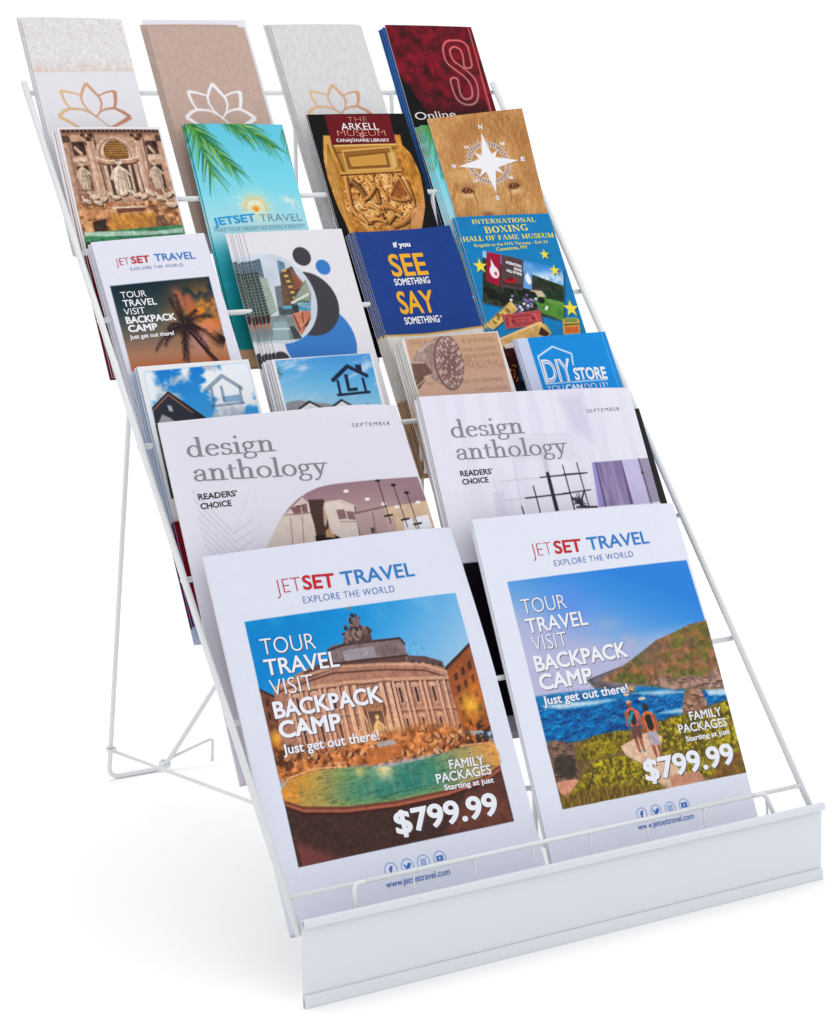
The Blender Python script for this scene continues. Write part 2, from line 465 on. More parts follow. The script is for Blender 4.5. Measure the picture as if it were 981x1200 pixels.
def caps():
    g = {}
    T, N = .088, .034
    st = lambda x, y0=.03, y1=.97: (T, .01, [(x, y0), (x, y1)])
    th = lambda *p: (N, N, list(p))
    sr = lambda x, y, w=.34: (w / 2, .03, [(x - .01, y), (x + .01, y)])
    g['I'] = (.42, [st(.21), sr(.21, .03), sr(.21, .97)])
    g['N'] = (.90, [th((.18, .03), (.18, .97)), (T, N, [(.18, .95), (.72, .05)]), th((.72, .03), (.72, .97)), sr(.18, .03, .3), sr(.14, .97, .26), sr(.72, .97, .3)])
    g['T'] = (.76, [st(.38), sr(.38, .03, .36), th((.05, .95), (.71, .95)), th((.06, .95), (.05, .74)), th((.70, .95), (.71, .74))])
    g['E'] = (.74, [st(.20), th((.08, .03), (.64, .03)), th((.08, .97), (.62, .97)), th((.2, .5), (.48, .5)), th((.64, .03), (.66, .25)), th((.62, .97), (.62, .77)), th((.48, .40), (.48, .60))])
    g['F'] = (.68, [st(.20), sr(.20, .03, .38), th((.08, .97), (.60, .97)), th((.2, .5), (.46, .5)), th((.60, .97), (.60, .76)), th((.46, .40), (.46, .60))])
    g['R'] = (.82, [st(.20), sr(.20, .03, .36), (.075, N, [(.1, .97), (.40, .97)] + arc(.42, .74, .18, .23, 90, -90, 12) + [(.2, .5)]), (T, N, [(.42, .50), (.68, .05)]), sr(.72, .03, .22)])
    g['B'] = (.76, [st(.20), (.075, N, [(.08, .97), (.40, .97)] + arc(.42, .745, .16, .225, 90, -90, 12) + [(.2, .52)]), (.08, N, [(.2, .52), (.42, .52)] + arc(.44, .275, .20, .245, 90, -90, 12) + [(.08, .03)])])
    g['A'] = (.86, [th((.40, .97), (.12, .03)), (T, N, [(.43, .97), (.72, .03)]), th((.22, .33), (.60, .33)), sr(.12, .03, .26), sr(.72, .03, .32)])
    g['L'] = (.70, [st(.20), sr(.20, .97, .36), th((.08, .03), (.62, .03)), th((.62, .03), (.64, .28))])
    g['O'] = (.88, [(T, N, arc(.44, .5, .29, .46, 0, 360, 30))])
    g['X'] = (.86, [(T, N, [(.16, .95), (.68, .05)]), th((.70, .95), (.14, .05)), sr(.16, .97, .3), sr(.70, .97, .24), sr(.14, .03, .24), sr(.70, .03, .3)])
    g['G'] = (.88, [(T, N, arc(.44, .5, .29, .46, 40, 330, 26)), (T, .01, [(.68, .03), (.68, .38)]), sr(.68, .40, .32), th((.66, .97), (.66, .72))])
    g['H'] = (.90, [st(.20), st(.70), th((.2, .5), (.7, .5)), sr(.2, .03), sr(.2, .97), sr(.7, .03), sr(.7, .97)])
    g['M'] = (1.06, [th((.18, .03), (.18, .97)), (T, N, [(.2, .95), (.52, .08)]), th((.52, .06), (.84, .95)), st(.86), sr(.18, .03, .28), sr(.86, .03, .34), sr(.14, .97, .24), sr(.90, .97, .26)])
    g['U'] = (.88, [(T, .02, [(.2, .97), (.2, .3)]), (.07, N, arc(.45, .3, .25, .26, 180, 360, 14)), th((.70, .3), (.70, .97)), sr(.2, .97), sr(.70, .97, .28)])
    g['S'] = (.64, [(.078, N, arc(.31, .74, .18, .22, 30, 240, 14) + arc(.31, .26, .20, .22, 60, -150, 14)), th((.52, .96), (.52, .72)), th((.09, .04), (.09, .28))])
    return g
ALPHA = {}
def serif_mask(body, R):
    if not ALPHA: ALPHA.update(low()); ALPHA.update(caps())
    x = 0.0; strokes = []
    for ch in body:
        if ch == ' ': x += .38; continue
        adv, st = ALPHA[ch]
        strokes += [(rx, ry, [(p[0] + x, p[1]) for p in pts]) for rx, ry, pts in st]
        x += adv
    ox, oy = -.05, -.42
    nx, ny = int((x + .1) * R), int(1.6 * R)
    gx, gy = ox + (np.arange(nx) + .5) / R, oy + (np.arange(ny) + .5) / R
    m = np.zeros((ny, nx), bool)
    for rx, ry, pts in strokes:
        for (ax, ay), (bx, by) in zip(pts, pts[1:]):
            i0, i1 = np.searchsorted(gx, (min(ax, bx) - rx - .02, max(ax, bx) + rx + .02)); j0, j1 = np.searchsorted(gy, (min(ay, by) - ry - .02, max(ay, by) + ry + .02))
            X, Y = gx[None, i0:i1] / rx, gy[j0:j1, None] / ry
            ux, uy = ax / rx, ay / ry; ex, ey = bx / rx - ux, by / ry - uy
            t = np.clip(((X - ux) * ex + (Y - uy) * ey) / (ex * ex + ey * ey + 1e-12), 0, 1)
            m[j0:j1, i0:i1] |= (X - ux - t * ex) ** 2 + (Y - uy - t * ey) ** 2 < 1
    return (ox, oy), x, m

# ------------------------------------------------------------------ sheets: tier, lower left corner, roll, width, height, distance out
TILT, TILT56, PY, PZ, DY, DZ = 0.46679, 0.42612, 1.1930, 1.5918, 2.6049, 3.7120
DOC_lotusA = (1, 0.400, 0.000, 0.00076, 3.724, 8.826, 0.00)
DOC_lotusB = (1, 5.128, 0.000, 0.01185, 3.845, 8.559, 0.00)
DOC_lotusC = (1, 10.119, 0.000, 0.01670, 3.825, 8.693, 0.00)
DOC_S = (1, 14.782, 0.000, -0.00796, 3.852, 8.809, 0.00)
DOC_trevi = (2, 0.359, 0.000, -0.00631, 3.750, 8.825, 0.00)
DOC_jetblue = (2, 4.962, 0.000, -0.01837, 3.786, 8.922, 0.00)
DOC_arkell = (2, 10.040, 0.000, 0.00383, 4.076, 9.233, 0.00)
DOC_lion = (2, 15.000, 0.000, 0.00000, 3.700, 9.017, 0.00)
DOC_tour = (3, 0.710, 0.000, 0.04259, 4.097, 8.869, 0.00)
DOC_city = (3, 5.880, 0.000, 0.00017, 3.798, 8.995, 0.00)
DOC_see = (3, 10.401, 0.000, 0.02900, 3.965, 8.854, 0.00)
DOC_box = (3, 14.456, 0.000, 0.00362, 4.098, 9.269, 0.00)
DOC_sky = (4, 0.493, 0.000, -0.00411, 3.937, 8.770, 0.00)
DOC_L = (4, 5.245, 0.000, -0.00492, 3.766, 8.682, 0.00)
DOC_shower = (4, 10.487, 0.000, 0.01586, 3.943, 9.055, 0.00)
DOC_diy = (4, 15.031, 0.000, 0.00768, 3.854, 8.787, 0.00)
DOC_magL = (5, 0.260, 0.000, 0.00300, 8.750, 11.000, 0.00)
DOC_magR = (5, 9.261, 0.000, -0.03407, 8.600, 11.113, 0.00)
DOC_bigL = (6, 0.330, 0.000, 0.00400, 8.950, 11.020, 0.00)
DOC_bigR = (6, 9.510, 0.000, -0.03020, 8.194, 11.141, 0.00)
def bow_fn(w, h, bow):
    """height of a sheet above its own flat plane: (sideways bow, curl of the top right corner, lean of the top, twist)"""
    b, c, t = bow[:3]; tw = bow[3] if len(bow) > 3 else 0
    def f(u, v):
        a = np.asarray(u) / w; k = np.asarray(v) / h
        return (b * (1 - (2 * a - 1) ** 2) * (.35 + .65 * np.clip(k, 0, 1)) - c * np.clip((a - .72) / .28, 0, 1) ** 2 * np.clip((k - .55) / .45, 0, 1) ** 1.5
                + t * np.clip((k - .3) / .7, 0, 1) ** 2 + tw * a * np.clip(k, 0, 1) ** 1.2)
    return f

def cover_mesh(name, art, f):
    nx, ny = art.nx, art.ny
    Z = f(art.X, art.Y) + 0.003
    V = [np.stack([art.X, art.Y, Z], -1).reshape(-1, 3)]
    colr = [np.clip(lin(np.clip(art.C, 0, 255)) * INK, 0.003, .92).reshape(-1, 3)]
    i = np.arange(nx * ny).reshape(ny, nx)
    Fq = [np.stack([i[:-1, :-1], i[:-1, 1:], i[1:, 1:], i[1:, :-1]], -1).reshape(-1, 4)]
    n = nx * ny
    for uv, c, lift in art.letters:
        p = uv.reshape(-1, 2)
        V.append(np.column_stack([p, f(p[:, 0], p[:, 1]) + 0.003 + lift]))
        colr.append(np.tile(np.clip(lin(c) * INK, .003, .92), (len(p), 1)))
        Fq.append(np.arange(len(p)).reshape(-1, 4) + n); n += len(p)
    V = np.concatenate(V) * S; Fq = np.concatenate(Fq); colr = np.concatenate(colr)
    me = bpy.data.meshes.new(name)
    me.vertices.add(len(V)); me.vertices.foreach_set("co", V.astype(np.float32).ravel())
    me.loops.add(Fq.size); me.loops.foreach_set("vertex_index", Fq.astype(np.int32).ravel())
    me.polygons.add(len(Fq)); me.polygons.foreach_set("loop_start", np.arange(0, Fq.size, 4, dtype=np.int32))
    me.update(calc_edges=True)
    at = me.color_attributes.new("ink", 'FLOAT_COLOR', 'POINT')
    at.data.foreach_set("color", np.column_stack([colr, np.ones(len(colr))]).astype(np.float32).ravel())
    me.polygons.foreach_set("use_smooth", np.ones(len(Fq), bool))
    me.materials.append(M_PRINT)
    me.update()
    return me

def block_mesh(name, w, h, t, f, mat):
    """the leaves behind the cover: a thin block that follows the same bend"""
    nx, ny = 13, 17
    us, vs = np.linspace(0, w, nx), np.linspace(0, h, ny)
    V = []; F = []
    for dz in (-0.001, -t):
        for v in vs:
            for u in us:
                V.append((u * S, v * S, (float(f(u, v)) + dz) * S))
    k = nx * ny
    for j in range(ny - 1):
        for i in range(nx - 1):
            a = j * nx + i
            F.append((a, a + 1, a + nx + 1, a + nx)); F.append((k + a, k + a + nx, k + a + nx + 1, k + a + 1))
    for i in range(nx - 1):
        F.append((i, k + i, k + i + 1, i + 1)); a = (ny - 1) * nx + i; F.append((a, a + 1, k + a + 1, k + a))
    for j in range(ny - 1):
        a = j * nx; F.append((a, a + nx, k + a + nx, k + a)); a += nx - 1; F.append((a, k + a, k + a + nx, a + nx))
    me = bpy.data.meshes.new(name); me.from_pydata(V, [], F); me.materials.append(mat); me.update()
    return me

def pose(k, u0, v0, roll, off, yaw=0.0):
    """a sheet standing on tier k (6 = front): its lower left corner, roll within its plane, distance out of the plane"""
    th = TILT56 if k >= 5 else TILT
    b = Vector((0, PY + (6 - k) * DY, PZ + (6 - k) * DZ))
    ex, ey = Vector((1, 0, 0)), Vector((0, math.sin(th), math.cos(th))); ez = Vector((0, -math.cos(th), math.sin(th)))
    p = b + ex * u0 + ey * v0 + ez * off
    c, s = math.cos(roll), math.sin(roll)
    ax, ay = ex * c + ey * s, -ex * s + ey * c
    ax, ez = ax * math.cos(yaw) + ez * math.sin(yaw), ez * math.cos(yaw) - ax * math.sin(yaw)
    m = Matrix(((ax.x, ay.x, ez.x, p.x * S), (ax.y, ay.y, ez.y, p.y * S), (ax.z, ay.z, ez.z, p.z * S), (0, 0, 0, 1)))
    return m

def place(kind, art_fn, doc, label, cat, group, copies, copy_label, t=0.03, bow=(0, 0, 0), res=42, edge=None, bottom=0.0, yaw=0.0):
    """the front sheet with its artwork, then the same thing again behind it for each further copy of the stack"""
    k, u0, v0, roll, w, h, off = doc
    art = Art(w, h, res)
    art_fn(art); art.clip = None
    f = bow_fn(w, h, bow)
    root = thing(kind, label, cat, pose(k, u0, v0, roll, off, yaw), group)
    cm = cover_mesh("front_cover", art, f)
    bm = block_mesh("leaves", w, h, t, f, edge or M_EDGE)
    for nm, me in (("front_cover", cm), ("leaves", bm)):
        o = bpy.data.objects.new(nm, me); col.objects.link(o); o.parent = root
    for (du, dv, dr, dw) in copies:
        r = root.copy(); col.objects.link(r)
        r.matrix_world = pose(k, u0 + du, v0 + dv, roll + math.radians(dr), off - dw, yaw)
        r["label"] = copy_label
        for ch in list(root.children):
            c = ch.copy(); col.objects.link(c); c.parent = r
    return root

# ------------------------------------------------------------------ artwork of each sheet (inches from its lower left corner)
LOTUS = [
    ([(493, 478), (474, 515), (462, 555), (470, 592), (497, 632), (548, 676)], .10, .05),
    ([(493, 478), (535, 525), (568, 560), (580, 598), (572, 640), (548, 672)], .12, .04),
    ([(347, 522), (400, 530), (462, 548)], .10, .05), ([(347, 522), (368, 580), (398, 625)], .10, .06),
    ([(658, 522), (610, 530), (560, 552)], .07, .05), ([(658, 522), (662, 575), (654, 628)], .14, .08),
    ([(333, 668), (365, 638), (400, 625), (470, 630), (530, 660), (605, 720), (660, 760)], .12, .02),
    ([(333, 668), (375, 692), (415, 716), (470, 750), (560, 775)], .12, .05),
    ([(745, 675), (700, 645), (650, 622), (600, 630), (570, 645), (545, 678)], .13, .03),
    ([(745, 675), (705, 700), (670, 718), (600, 755), (520, 775)], .14, .05)]
def lotus(a, p0, p1, p2, c0, c1):
    """the flower outline, laid on three of its petal tips"""
    A = np.array([[493, 478, 1], [347, 522, 1], [658, 522, 1]], float)
    M = np.linalg.solve(A, np.array([p0, p1, p2], float))
    for pts, w0, w1 in LOTUS:
        q = np.column_stack([np.array(pts, float), np.ones(len(pts))]) @ M
        for i in range(len(q) - 1):
            k0, k1 = i / (len(q) - 1), (i + 1) / (len(q) - 1)
            t = np.clip((pts[i][0] - 340) / 400, 0, 1)
            c = np.array(c0) * (1 - t) + np.array(c1) * t
            a.blade(q[i], q[i + 1] + (q[i + 1] - q[i]) * .04, 1.15 * (w0 + (w1 - w0) * k0), 1.15 * (w0 + (w1 - w0) * k1), c)

def art_lotusA(a):
    a.mix(1, a.grain((231, 229, 235), .012, 9, 3))
    n = a.noise(9, 5, 5); n2 = a.noise(20, 9, 3)
    band = a.mask([(-0.298, 9.107), (5.179, 9.217), (3.744, 6.816), (0.060, 6.762)])
    m = (228, 224, 226) + (np.clip((n - .5) * 5, -1, 1)[..., None]) * np.array([5, 6, 5]) + ((n2 - .5)[..., None]) * np.array([26, 34, 40])
    a.mix(band, np.clip(m, 0, 248))
    e = smooth(.55, 0.0, a.Y - (0.060, 6.762)[1]) * smooth(.30, .62, a.noise(8, 31, 4))
    a.mix(band * e, (222, 200, 186), .85)
    a.line([(0.077, 6.781), (3.748, 6.829)], .05, (224, 208, 194), .8)
    lotus(a, (1.786, 6.333), (0.798, 6.050), (2.782, 6.045), (226, 190, 148), (192, 134, 110))

def paper(a, c, s):
    n = a.noise(16, s, 4, sx=1, sy=.45); n2 = a.noise(45, s + 3, 3)
    a.mix(1, np.clip(np.array(c) * (1 + (n - .5)[..., None] * .11 + (n2 - .5)[..., None] * .06), 0, 250))

def art_lotusB(a):
    paper(a, (197, 170, 157), 11)
    a.poly([(0, 0), (a.w, 0), (a.w, .62), (0, .62)], (214, 210, 214))
    lotus(a, (1.928, 6.308), (0.900, 6.018), (2.939, 5.992), (244, 242, 246), (244, 242, 246))

def art_lotusC(a):
    paper(a, (219, 218, 220), 21)
    lotus(a, (1.817, 6.257), (0.802, 6.012), (2.807, 5.975), (226, 188, 146), (203, 150, 118))

def art_S(a):
    n = a.noise(3.2, 41, 5); n2 = a.noise(9, 44, 3)
    base = (104, 4, 28) + ((n - .5)[..., None]) * np.array([150, 14, 34]) + ((n2 - .5)[..., None]) * np.array([40, 4, 10])
    a.mix(1, np.clip(base, 8, 255))
    a.mix(smooth(5.9, 4.6, a.Y), (20, 4, 12), .75)
    a.poly([(-0.080, 6.966), (0.745, 5.202), (1.050, 4.342), (0.568, 2.782), (-1.067, 2.807), (-0.943, 5.204)], (7, 5, 8))
    a.poly([(0.697, 5.417), (1.564, 4.769), (1.341, 4.054), (0.747, 4.344)], (70, 3, 20), .7)
    a.poly([(0, 0), (a.w, 0), (a.w, 4.1), (0, 4.7)], (10, 6, 9))
    a.mix(a.mask([(0, 0), (a.w, 0), (a.w, 3.5), (0, 3.5)]) * smooth(.56, .62, a.noise(2.2, 51, 3)), (48, 4, 16), .6)
    # double outline of the letter
    o_ = [(3.329, 7.094), (3.405, 7.578), (3.403, 7.994), (3.183, 8.182), (2.873, 8.203), (2.561, 8.165), (2.327, 7.968), (2.224, 7.611), (2.269, 7.229), (2.554, 6.940), (2.860, 6.666), (3.020, 6.374), (3.013, 6.008), (2.895, 5.787), (2.675, 5.712), (2.513, 5.769), (2.454, 6.002), (2.509, 6.551), (2.212, 6.547), (2.172, 6.072), (2.244, 5.709), (2.458, 5.522), (2.797, 5.480), (3.101, 5.643), (3.283, 6.011), (3.330, 6.453), (3.181, 6.782), (2.842, 7.107), (2.596, 7.323), (2.531, 7.617), (2.574, 7.803), (2.744, 7.918), (2.898, 7.907), (3.055, 7.777), (3.064, 7.481), (3.005, 7.073)]
    o_ = rounded(o_, n=4)
    for i in range(len(o_)):
        p, q = o_[i], o_[(i + 1) % len(o_)]
        t = min(1, max(0, ((2.397, 8.191)[1] - p[1]) / 2.2))
        a.line([p, q], .07, (232 - 50 * t, 104 + 20 * t, 104 + 16 * t))
    a.line([(3.710, 8.729), (3.619, 5.210)], .06, (222, 98, 98), .9)
    a.line([(3.602, 6.753), (3.532, 4.336)], .05, (190, 90, 92), .7)
    a.text("Online", (0.170, 4.848), (1.964, 4.941), .30, (244, 238, 240), .0)
    a.disc((0.176, 3.257), .03, .03, (230, 225, 228))

def statue(a, c, h, w, col_, seed):
    """a small draped figure of carved stone in the photograph"""
    x, y = c
    dk = tuple(v * .45 for v in col_)
    a.poly([(x - w * .32, y), (x - w * .42, y + h * .35), (x - w * .30, y + h * .72), (x, y + h * .84), (x + w * .30, y + h * .70), (x + w * .36, y + h * .30), (x + w * .30, y)], col_)
    a.disc((x + w * .02, y + h * .92), w * .15, h * .085, col_)
    a.blade((x - w * .3, y + h * .68), (x - w * .50, y + h * .42), w * .16, w * .12, col_)
    a.blade((x + w * .25, y + h * .68), (x + w * .50, y + h * .52), w * .16, w * .1, col_)
    lt = tuple(min(255, v * 1.12) for v in col_)
    a.blade((x + w * .20, y + h * .68), (x + w * .24, y + h * .05), w * .16, w * .10, tuple(v * .62 for v in col_), .6); a.blade((x - w * .12, y + h * .74), (x - w * .2, y + h * .2), w * .12, w * .08, lt, .8)
    a.blade((x - w * .2, y + h * .50), (x + w * .28, y + h * .40), w * .06, w * .04, dk, .6); a.disc((x, y + h * .97), w * .13, h * .035, dk, .7)
    for i, t in enumerate((-.22, -.05, .12, .25)):
        a.blade((x + w * t * .4, y + h * .70), (x + w * t * 1.3, y + h * .02), w * .03, w * .07, dk, .55)

def art_trevi(a):
    a.mix(1, (236, 233, 238))
    pho = [(0.095, 8.750), (3.674, 8.733), (3.712, 4.664), (0.057, 4.465)]
    a.within(pho)
    a.mix(1, a.grain((192, 150, 126), .16, 12, 61))
    D_, M_, L_ = (58, 38, 32), (122, 86, 70), (222, 190, 166)
    a.poly([(0.095, 8.750), (3.674, 8.733), (3.680, 8.603), (0.098, 8.623)], D_); a.poly([(0.100, 8.635), (3.684, 8.616), (3.687, 8.524), (0.105, 8.546)], (150, 108, 86))
    for i in range(24): a.disc(((0.148, 8.711)[0] + i * .155, (0.145, 8.698)[1]), .03, .05, (150, 110, 90))
    a.poly([(0.102, 8.533), (0.351, 8.528), (0.400, 8.285), (0.106, 8.253)], (90, 62, 52)); a.poly([(3.464, 8.522), (3.707, 8.524), (3.696, 8.296), (3.471, 8.288)], (90, 62, 52))
    for q in ([(0.818, 8.609), (1.233, 8.604), (1.248, 8.321), (0.955, 8.287)], [(2.602, 8.596), (3.028, 8.598), (3.039, 8.325), (2.687, 8.311)]):
        a.poly(q, (104, 68, 52)); a.within(pho)
        for i in range(9):
            t = i / 8; p = (q[0][0] * (1 - t) + q[1][0] * t, q[0][1] - .08 - .16 * (i % 3))
            a.disc(p, .045, .06, (206, 160, 128) if i % 2 else (52, 32, 26))
    for q in ([(0.955, 8.287), (1.221, 8.309), (1.249, 6.396), (0.951, 6.310)], [(2.700, 8.311), (3.013, 8.325), (2.975, 6.489), (2.633, 6.399)]):
        a.poly(q, (206, 166, 142)); (x0, y0), (x1, y1), (x2, y2), (x3, y3) = q
        a.line([(x0, y0), (x3, y3)], .05, (240, 212, 190), .8); a.line([(x1, y1), (x2, y2)], .07, (96, 64, 52), .8)
        a.line([((x0 + x1) / 2, y0), ((x2 + x3) / 2, y2)], .05, (176, 134, 112), .8)
    for q in ([(0.259, 8.256), (0.452, 8.296), (0.429, 6.576), (0.220, 6.458)], [(2.884, 7.163), (3.012, 7.162), (2.919, 6.522), (2.804, 6.524)]): a.poly(q, M_, .5)
    for q in ([(0.400, 8.285), (0.853, 8.302), (0.843, 7.798), (0.396, 7.776)], [(3.087, 8.312), (3.504, 8.314), (3.489, 7.833), (3.054, 7.806)]):
        a.poly(q, (72, 48, 40)); (x0, y0), (x1, y1), (x2, y2), (x3, y3) = q
        for i in range(16):
            r1, r2 = ((i * 37) % 16) / 16, ((i * 53 + 5) % 16) / 16
            a.disc((x0 + (x1 - x0) * (.15 + .7 * r1) + (x3 - x0) * r2 * .8, y0 + (y3 - y0) * (.12 + .76 * r2)), .045, .06, (212, 178, 152) if i % 3 else (40, 26, 22))
    a.poly([(0.318, 7.702), (0.815, 7.729), (0.817, 7.576), (0.320, 7.550)], (224, 188, 164)); a.poly([(3.033, 7.774), (3.590, 7.794), (3.584, 7.638), (3.032, 7.613)], (224, 188, 164))
    # the great niche
    a.disc((1.856, 7.782), .68, .70, (214, 176, 152)); a.disc((1.870, 7.788), .585, .60, (120, 84, 68)); a.disc((1.877, 7.795), .545, .565, (220, 186, 160)); a.disc((1.916, 7.878), .44, .46, (96, 58, 30))
    a.within(pho)
    for i in range(-5, 6):
        for j in range(-5, 6):
            x, y = i * .082 + (j % 2) * .041, j * .085
            if x * x / .17 + y * y / .19 < 1:
                c = (1.916, 7.878); a.disc((c[0] + x, c[1] + y), .027, .03, (205, 150, 84) if y > -.1 else (176, 120, 60))
    a.poly([(1.151, 7.710), (1.498, 7.729), (1.715, 7.586), (2.360, 7.642), (2.675, 7.756), (2.702, 7.601), (2.369, 7.411), (1.599, 7.358), (1.250, 7.466)], (186, 142, 116))
    a.line([(1.148, 7.697), (1.525, 7.576), (2.357, 7.630), (2.717, 7.743)], .06, (236, 206, 182)); a.line([(1.197, 7.505), (1.664, 7.370), (2.375, 7.437), (2.663, 7.576)], .05, (90, 60, 48))
    a.poly([(1.303, 7.427), (2.581, 7.499), (2.636, 6.411), (1.351, 6.299)], (74, 54, 46))
    for q in ([(1.337, 7.413), (1.477, 7.424), (1.474, 6.346), (1.332, 6.324)], [(1.583, 7.396), (1.658, 7.395), (1.658, 6.386), (1.579, 6.369)], [(2.229, 7.413), (2.334, 7.425), (2.317, 6.404), (2.210, 6.381)], [(2.429, 7.449), (2.572, 7.461), (2.591, 6.438), (2.446, 6.414)]):
        a.poly(q, (212, 178, 156)); a.line([q[1], q[2]], .03, (96, 66, 54), .8)
    # side niches
    for q, c in (([(0.374, 7.410), (0.822, 7.437), (0.824, 6.533), (0.360, 6.484)], (0.575, 6.547)), ([(3.046, 7.432), (3.483, 7.444), (3.469, 6.529), (3.018, 6.508)], (3.195, 6.545))):
        a.poly(q, (50, 36, 31)); a.line(q + [q[0]], .06, (158, 116, 94)); statue(a, c, 1.02, .52, (222, 192, 168), 3)
    statue(a, (1.890, 6.336), 1.30, .75, (232, 206, 184), 4)
    a.poly([(0.220, 6.458), (0.920, 6.310), (0.907, 6.122), (0.210, 6.145)], (146, 102, 82)); a.poly([(2.852, 6.510), (3.602, 6.541), (3.645, 6.322), (2.904, 6.331)], (150, 106, 86))
    # carved sea creatures, rocks and falling water
    rk = smooth(0, .12, (0.210, 6.145)[1] - a.Y + .25 * (a.noise(3, 71, 3) - .5))
    tex = a.noise(7, 72, 5)
    a.mix(rk, np.clip((176, 122, 84) + ((tex - .5)[..., None]) * np.array([260, 240, 200]), 20, 250))
    for i, (x, y, r) in enumerate(((340,490,.20),(380,465,.22),(430,480,.20),(470,455,.16),(500,470,.2),(548,448,.18),(590,440,.18),(620,460,.2),(660,470,.18),(700,450,.22),(760,480,.22),(800,460,.22),(840,450,.2),(820,520,.24),(860,510,.18),(400,500,.2))):
        u = (-1.012, 9.125)[0] + x * ((5.330, 9.111)[0] - (-1.012, 9.125)[0]) / 1000; v = (-1.012, 9.125)[1] + y * ((-2.348, 3.002)[1] - (-1.012, 9.125)[1]) / 1000
        u += (y) * ((-2.348, 3.002)[0] - (-1.012, 9.125)[0]) / 1000
        a.disc((u + .03, v - .05), r * .8, r * .45, (62, 38, 28), .8, .4 * (i % 3 - 1)); a.disc((u, v), r * .72, r * .40, (232, 208, 184), .9, .5 * (i % 3 - 1)); a.blade((u - r * .5, v + r * .1), (u - r * .7, v + r * .75), r * .38, r * .2, (238, 216, 194), .9); a.disc((u - r * .72, v + r * .85), r * .17, r * .17, (230, 204, 180)); a.blade((u + r * .1, v), (u + r * .8, v + r * .5), r * .22, r * .1, (214, 182, 156), .9); a.blade((u - r * .3, v - r * .2), (u + r * .5, v - r * .25), r * .12, r * .05, (120, 82, 62), .8)
    a.poly([(1.433, 5.856), (2.439, 5.863), (2.472, 5.735), (1.451, 5.667)], (120, 70, 50)); a.line([(1.313, 5.872), (2.510, 5.893)], .06, (240, 214, 190))
    a.poly([(1.070, 5.629), (2.804, 5.665), (2.760, 5.097), (1.721, 4.970), (1.022, 5.025)], a.grain((196, 132, 62), .35, 9, 75, sy=.35, ang=.2)); a.poly([(0.493, 5.387), (0.977, 5.494), (0.937, 5.060), (0.498, 5.014)], (52, 40, 34), .9); a.poly([(2.766, 5.508), (3.076, 5.596), (3.310, 4.989), (2.753, 5.066)], (70, 48, 38), .6)
    a.poly([(0.199, 5.834), (1.179, 5.832), (1.053, 5.554), (0.205, 5.460)], (226, 158, 110), .6); a.poly([(0.161, 5.400), (0.470, 5.419), (0.438, 5.017), (0.167, 5.028)], (226, 176, 120), .8)
    a.poly([(0.100, 5.000), (4.016, 5.227), (3.761, 4.220), (0.044, 4.355)], a.grain((64, 134, 92), .35, 6, 77, sy=3)); a.poly([(0.110, 5.042), (1.733, 5.020), (2.737, 5.003), (3.692, 5.096), (3.647, 4.919), (2.323, 4.864), (0.952, 4.860), (0.107, 4.894)], (196, 224, 206), .85)
    a.poly([(0.090, 4.691), (0.548, 4.703), (0.463, 4.336), (0.044, 4.355)], (20, 42, 30), .8)
    a.detail(pho, .20, 8, 79); a.detail(pho, .12, 24, 80); a.within(None)
    a.poly([(-.1, -.1), (a.w + .1, -.1), (a.w + .1, (0.133, 4.216)[1]), (-.1, (0.133, 4.216)[1])], a.grain((112, 8, 30), .08, 5, 78))

def fronds(a, p0, p1, n, length, seed, ang0, cols):
    """one palm leaf: leaflets hanging from both sides of a rib"""
    r = random.Random(seed); dx, dy = p1[0] - p0[0], p1[1] - p0[1]; base = math.atan2(dy, dx)
    for i in range(n):
        t = i / n; x, y = p0[0] + dx * t, p0[1] + dy * t
        for sgn in (-1, 1):
            an = base + sgn * (ang0 * (1 - .5 * t)) + r.uniform(-.08, .08)
            L = length * (1 - .45 * abs(t - .35)) * r.uniform(.8, 1.1)
            a.blade((x, y), (x + math.cos(an) * L, y + math.sin(an) * L - .12 * L), .055, .008, r.choice(cols), .92, (0, .05 * L))
    a.blade(p0, p1, .045, .02, cols[0])

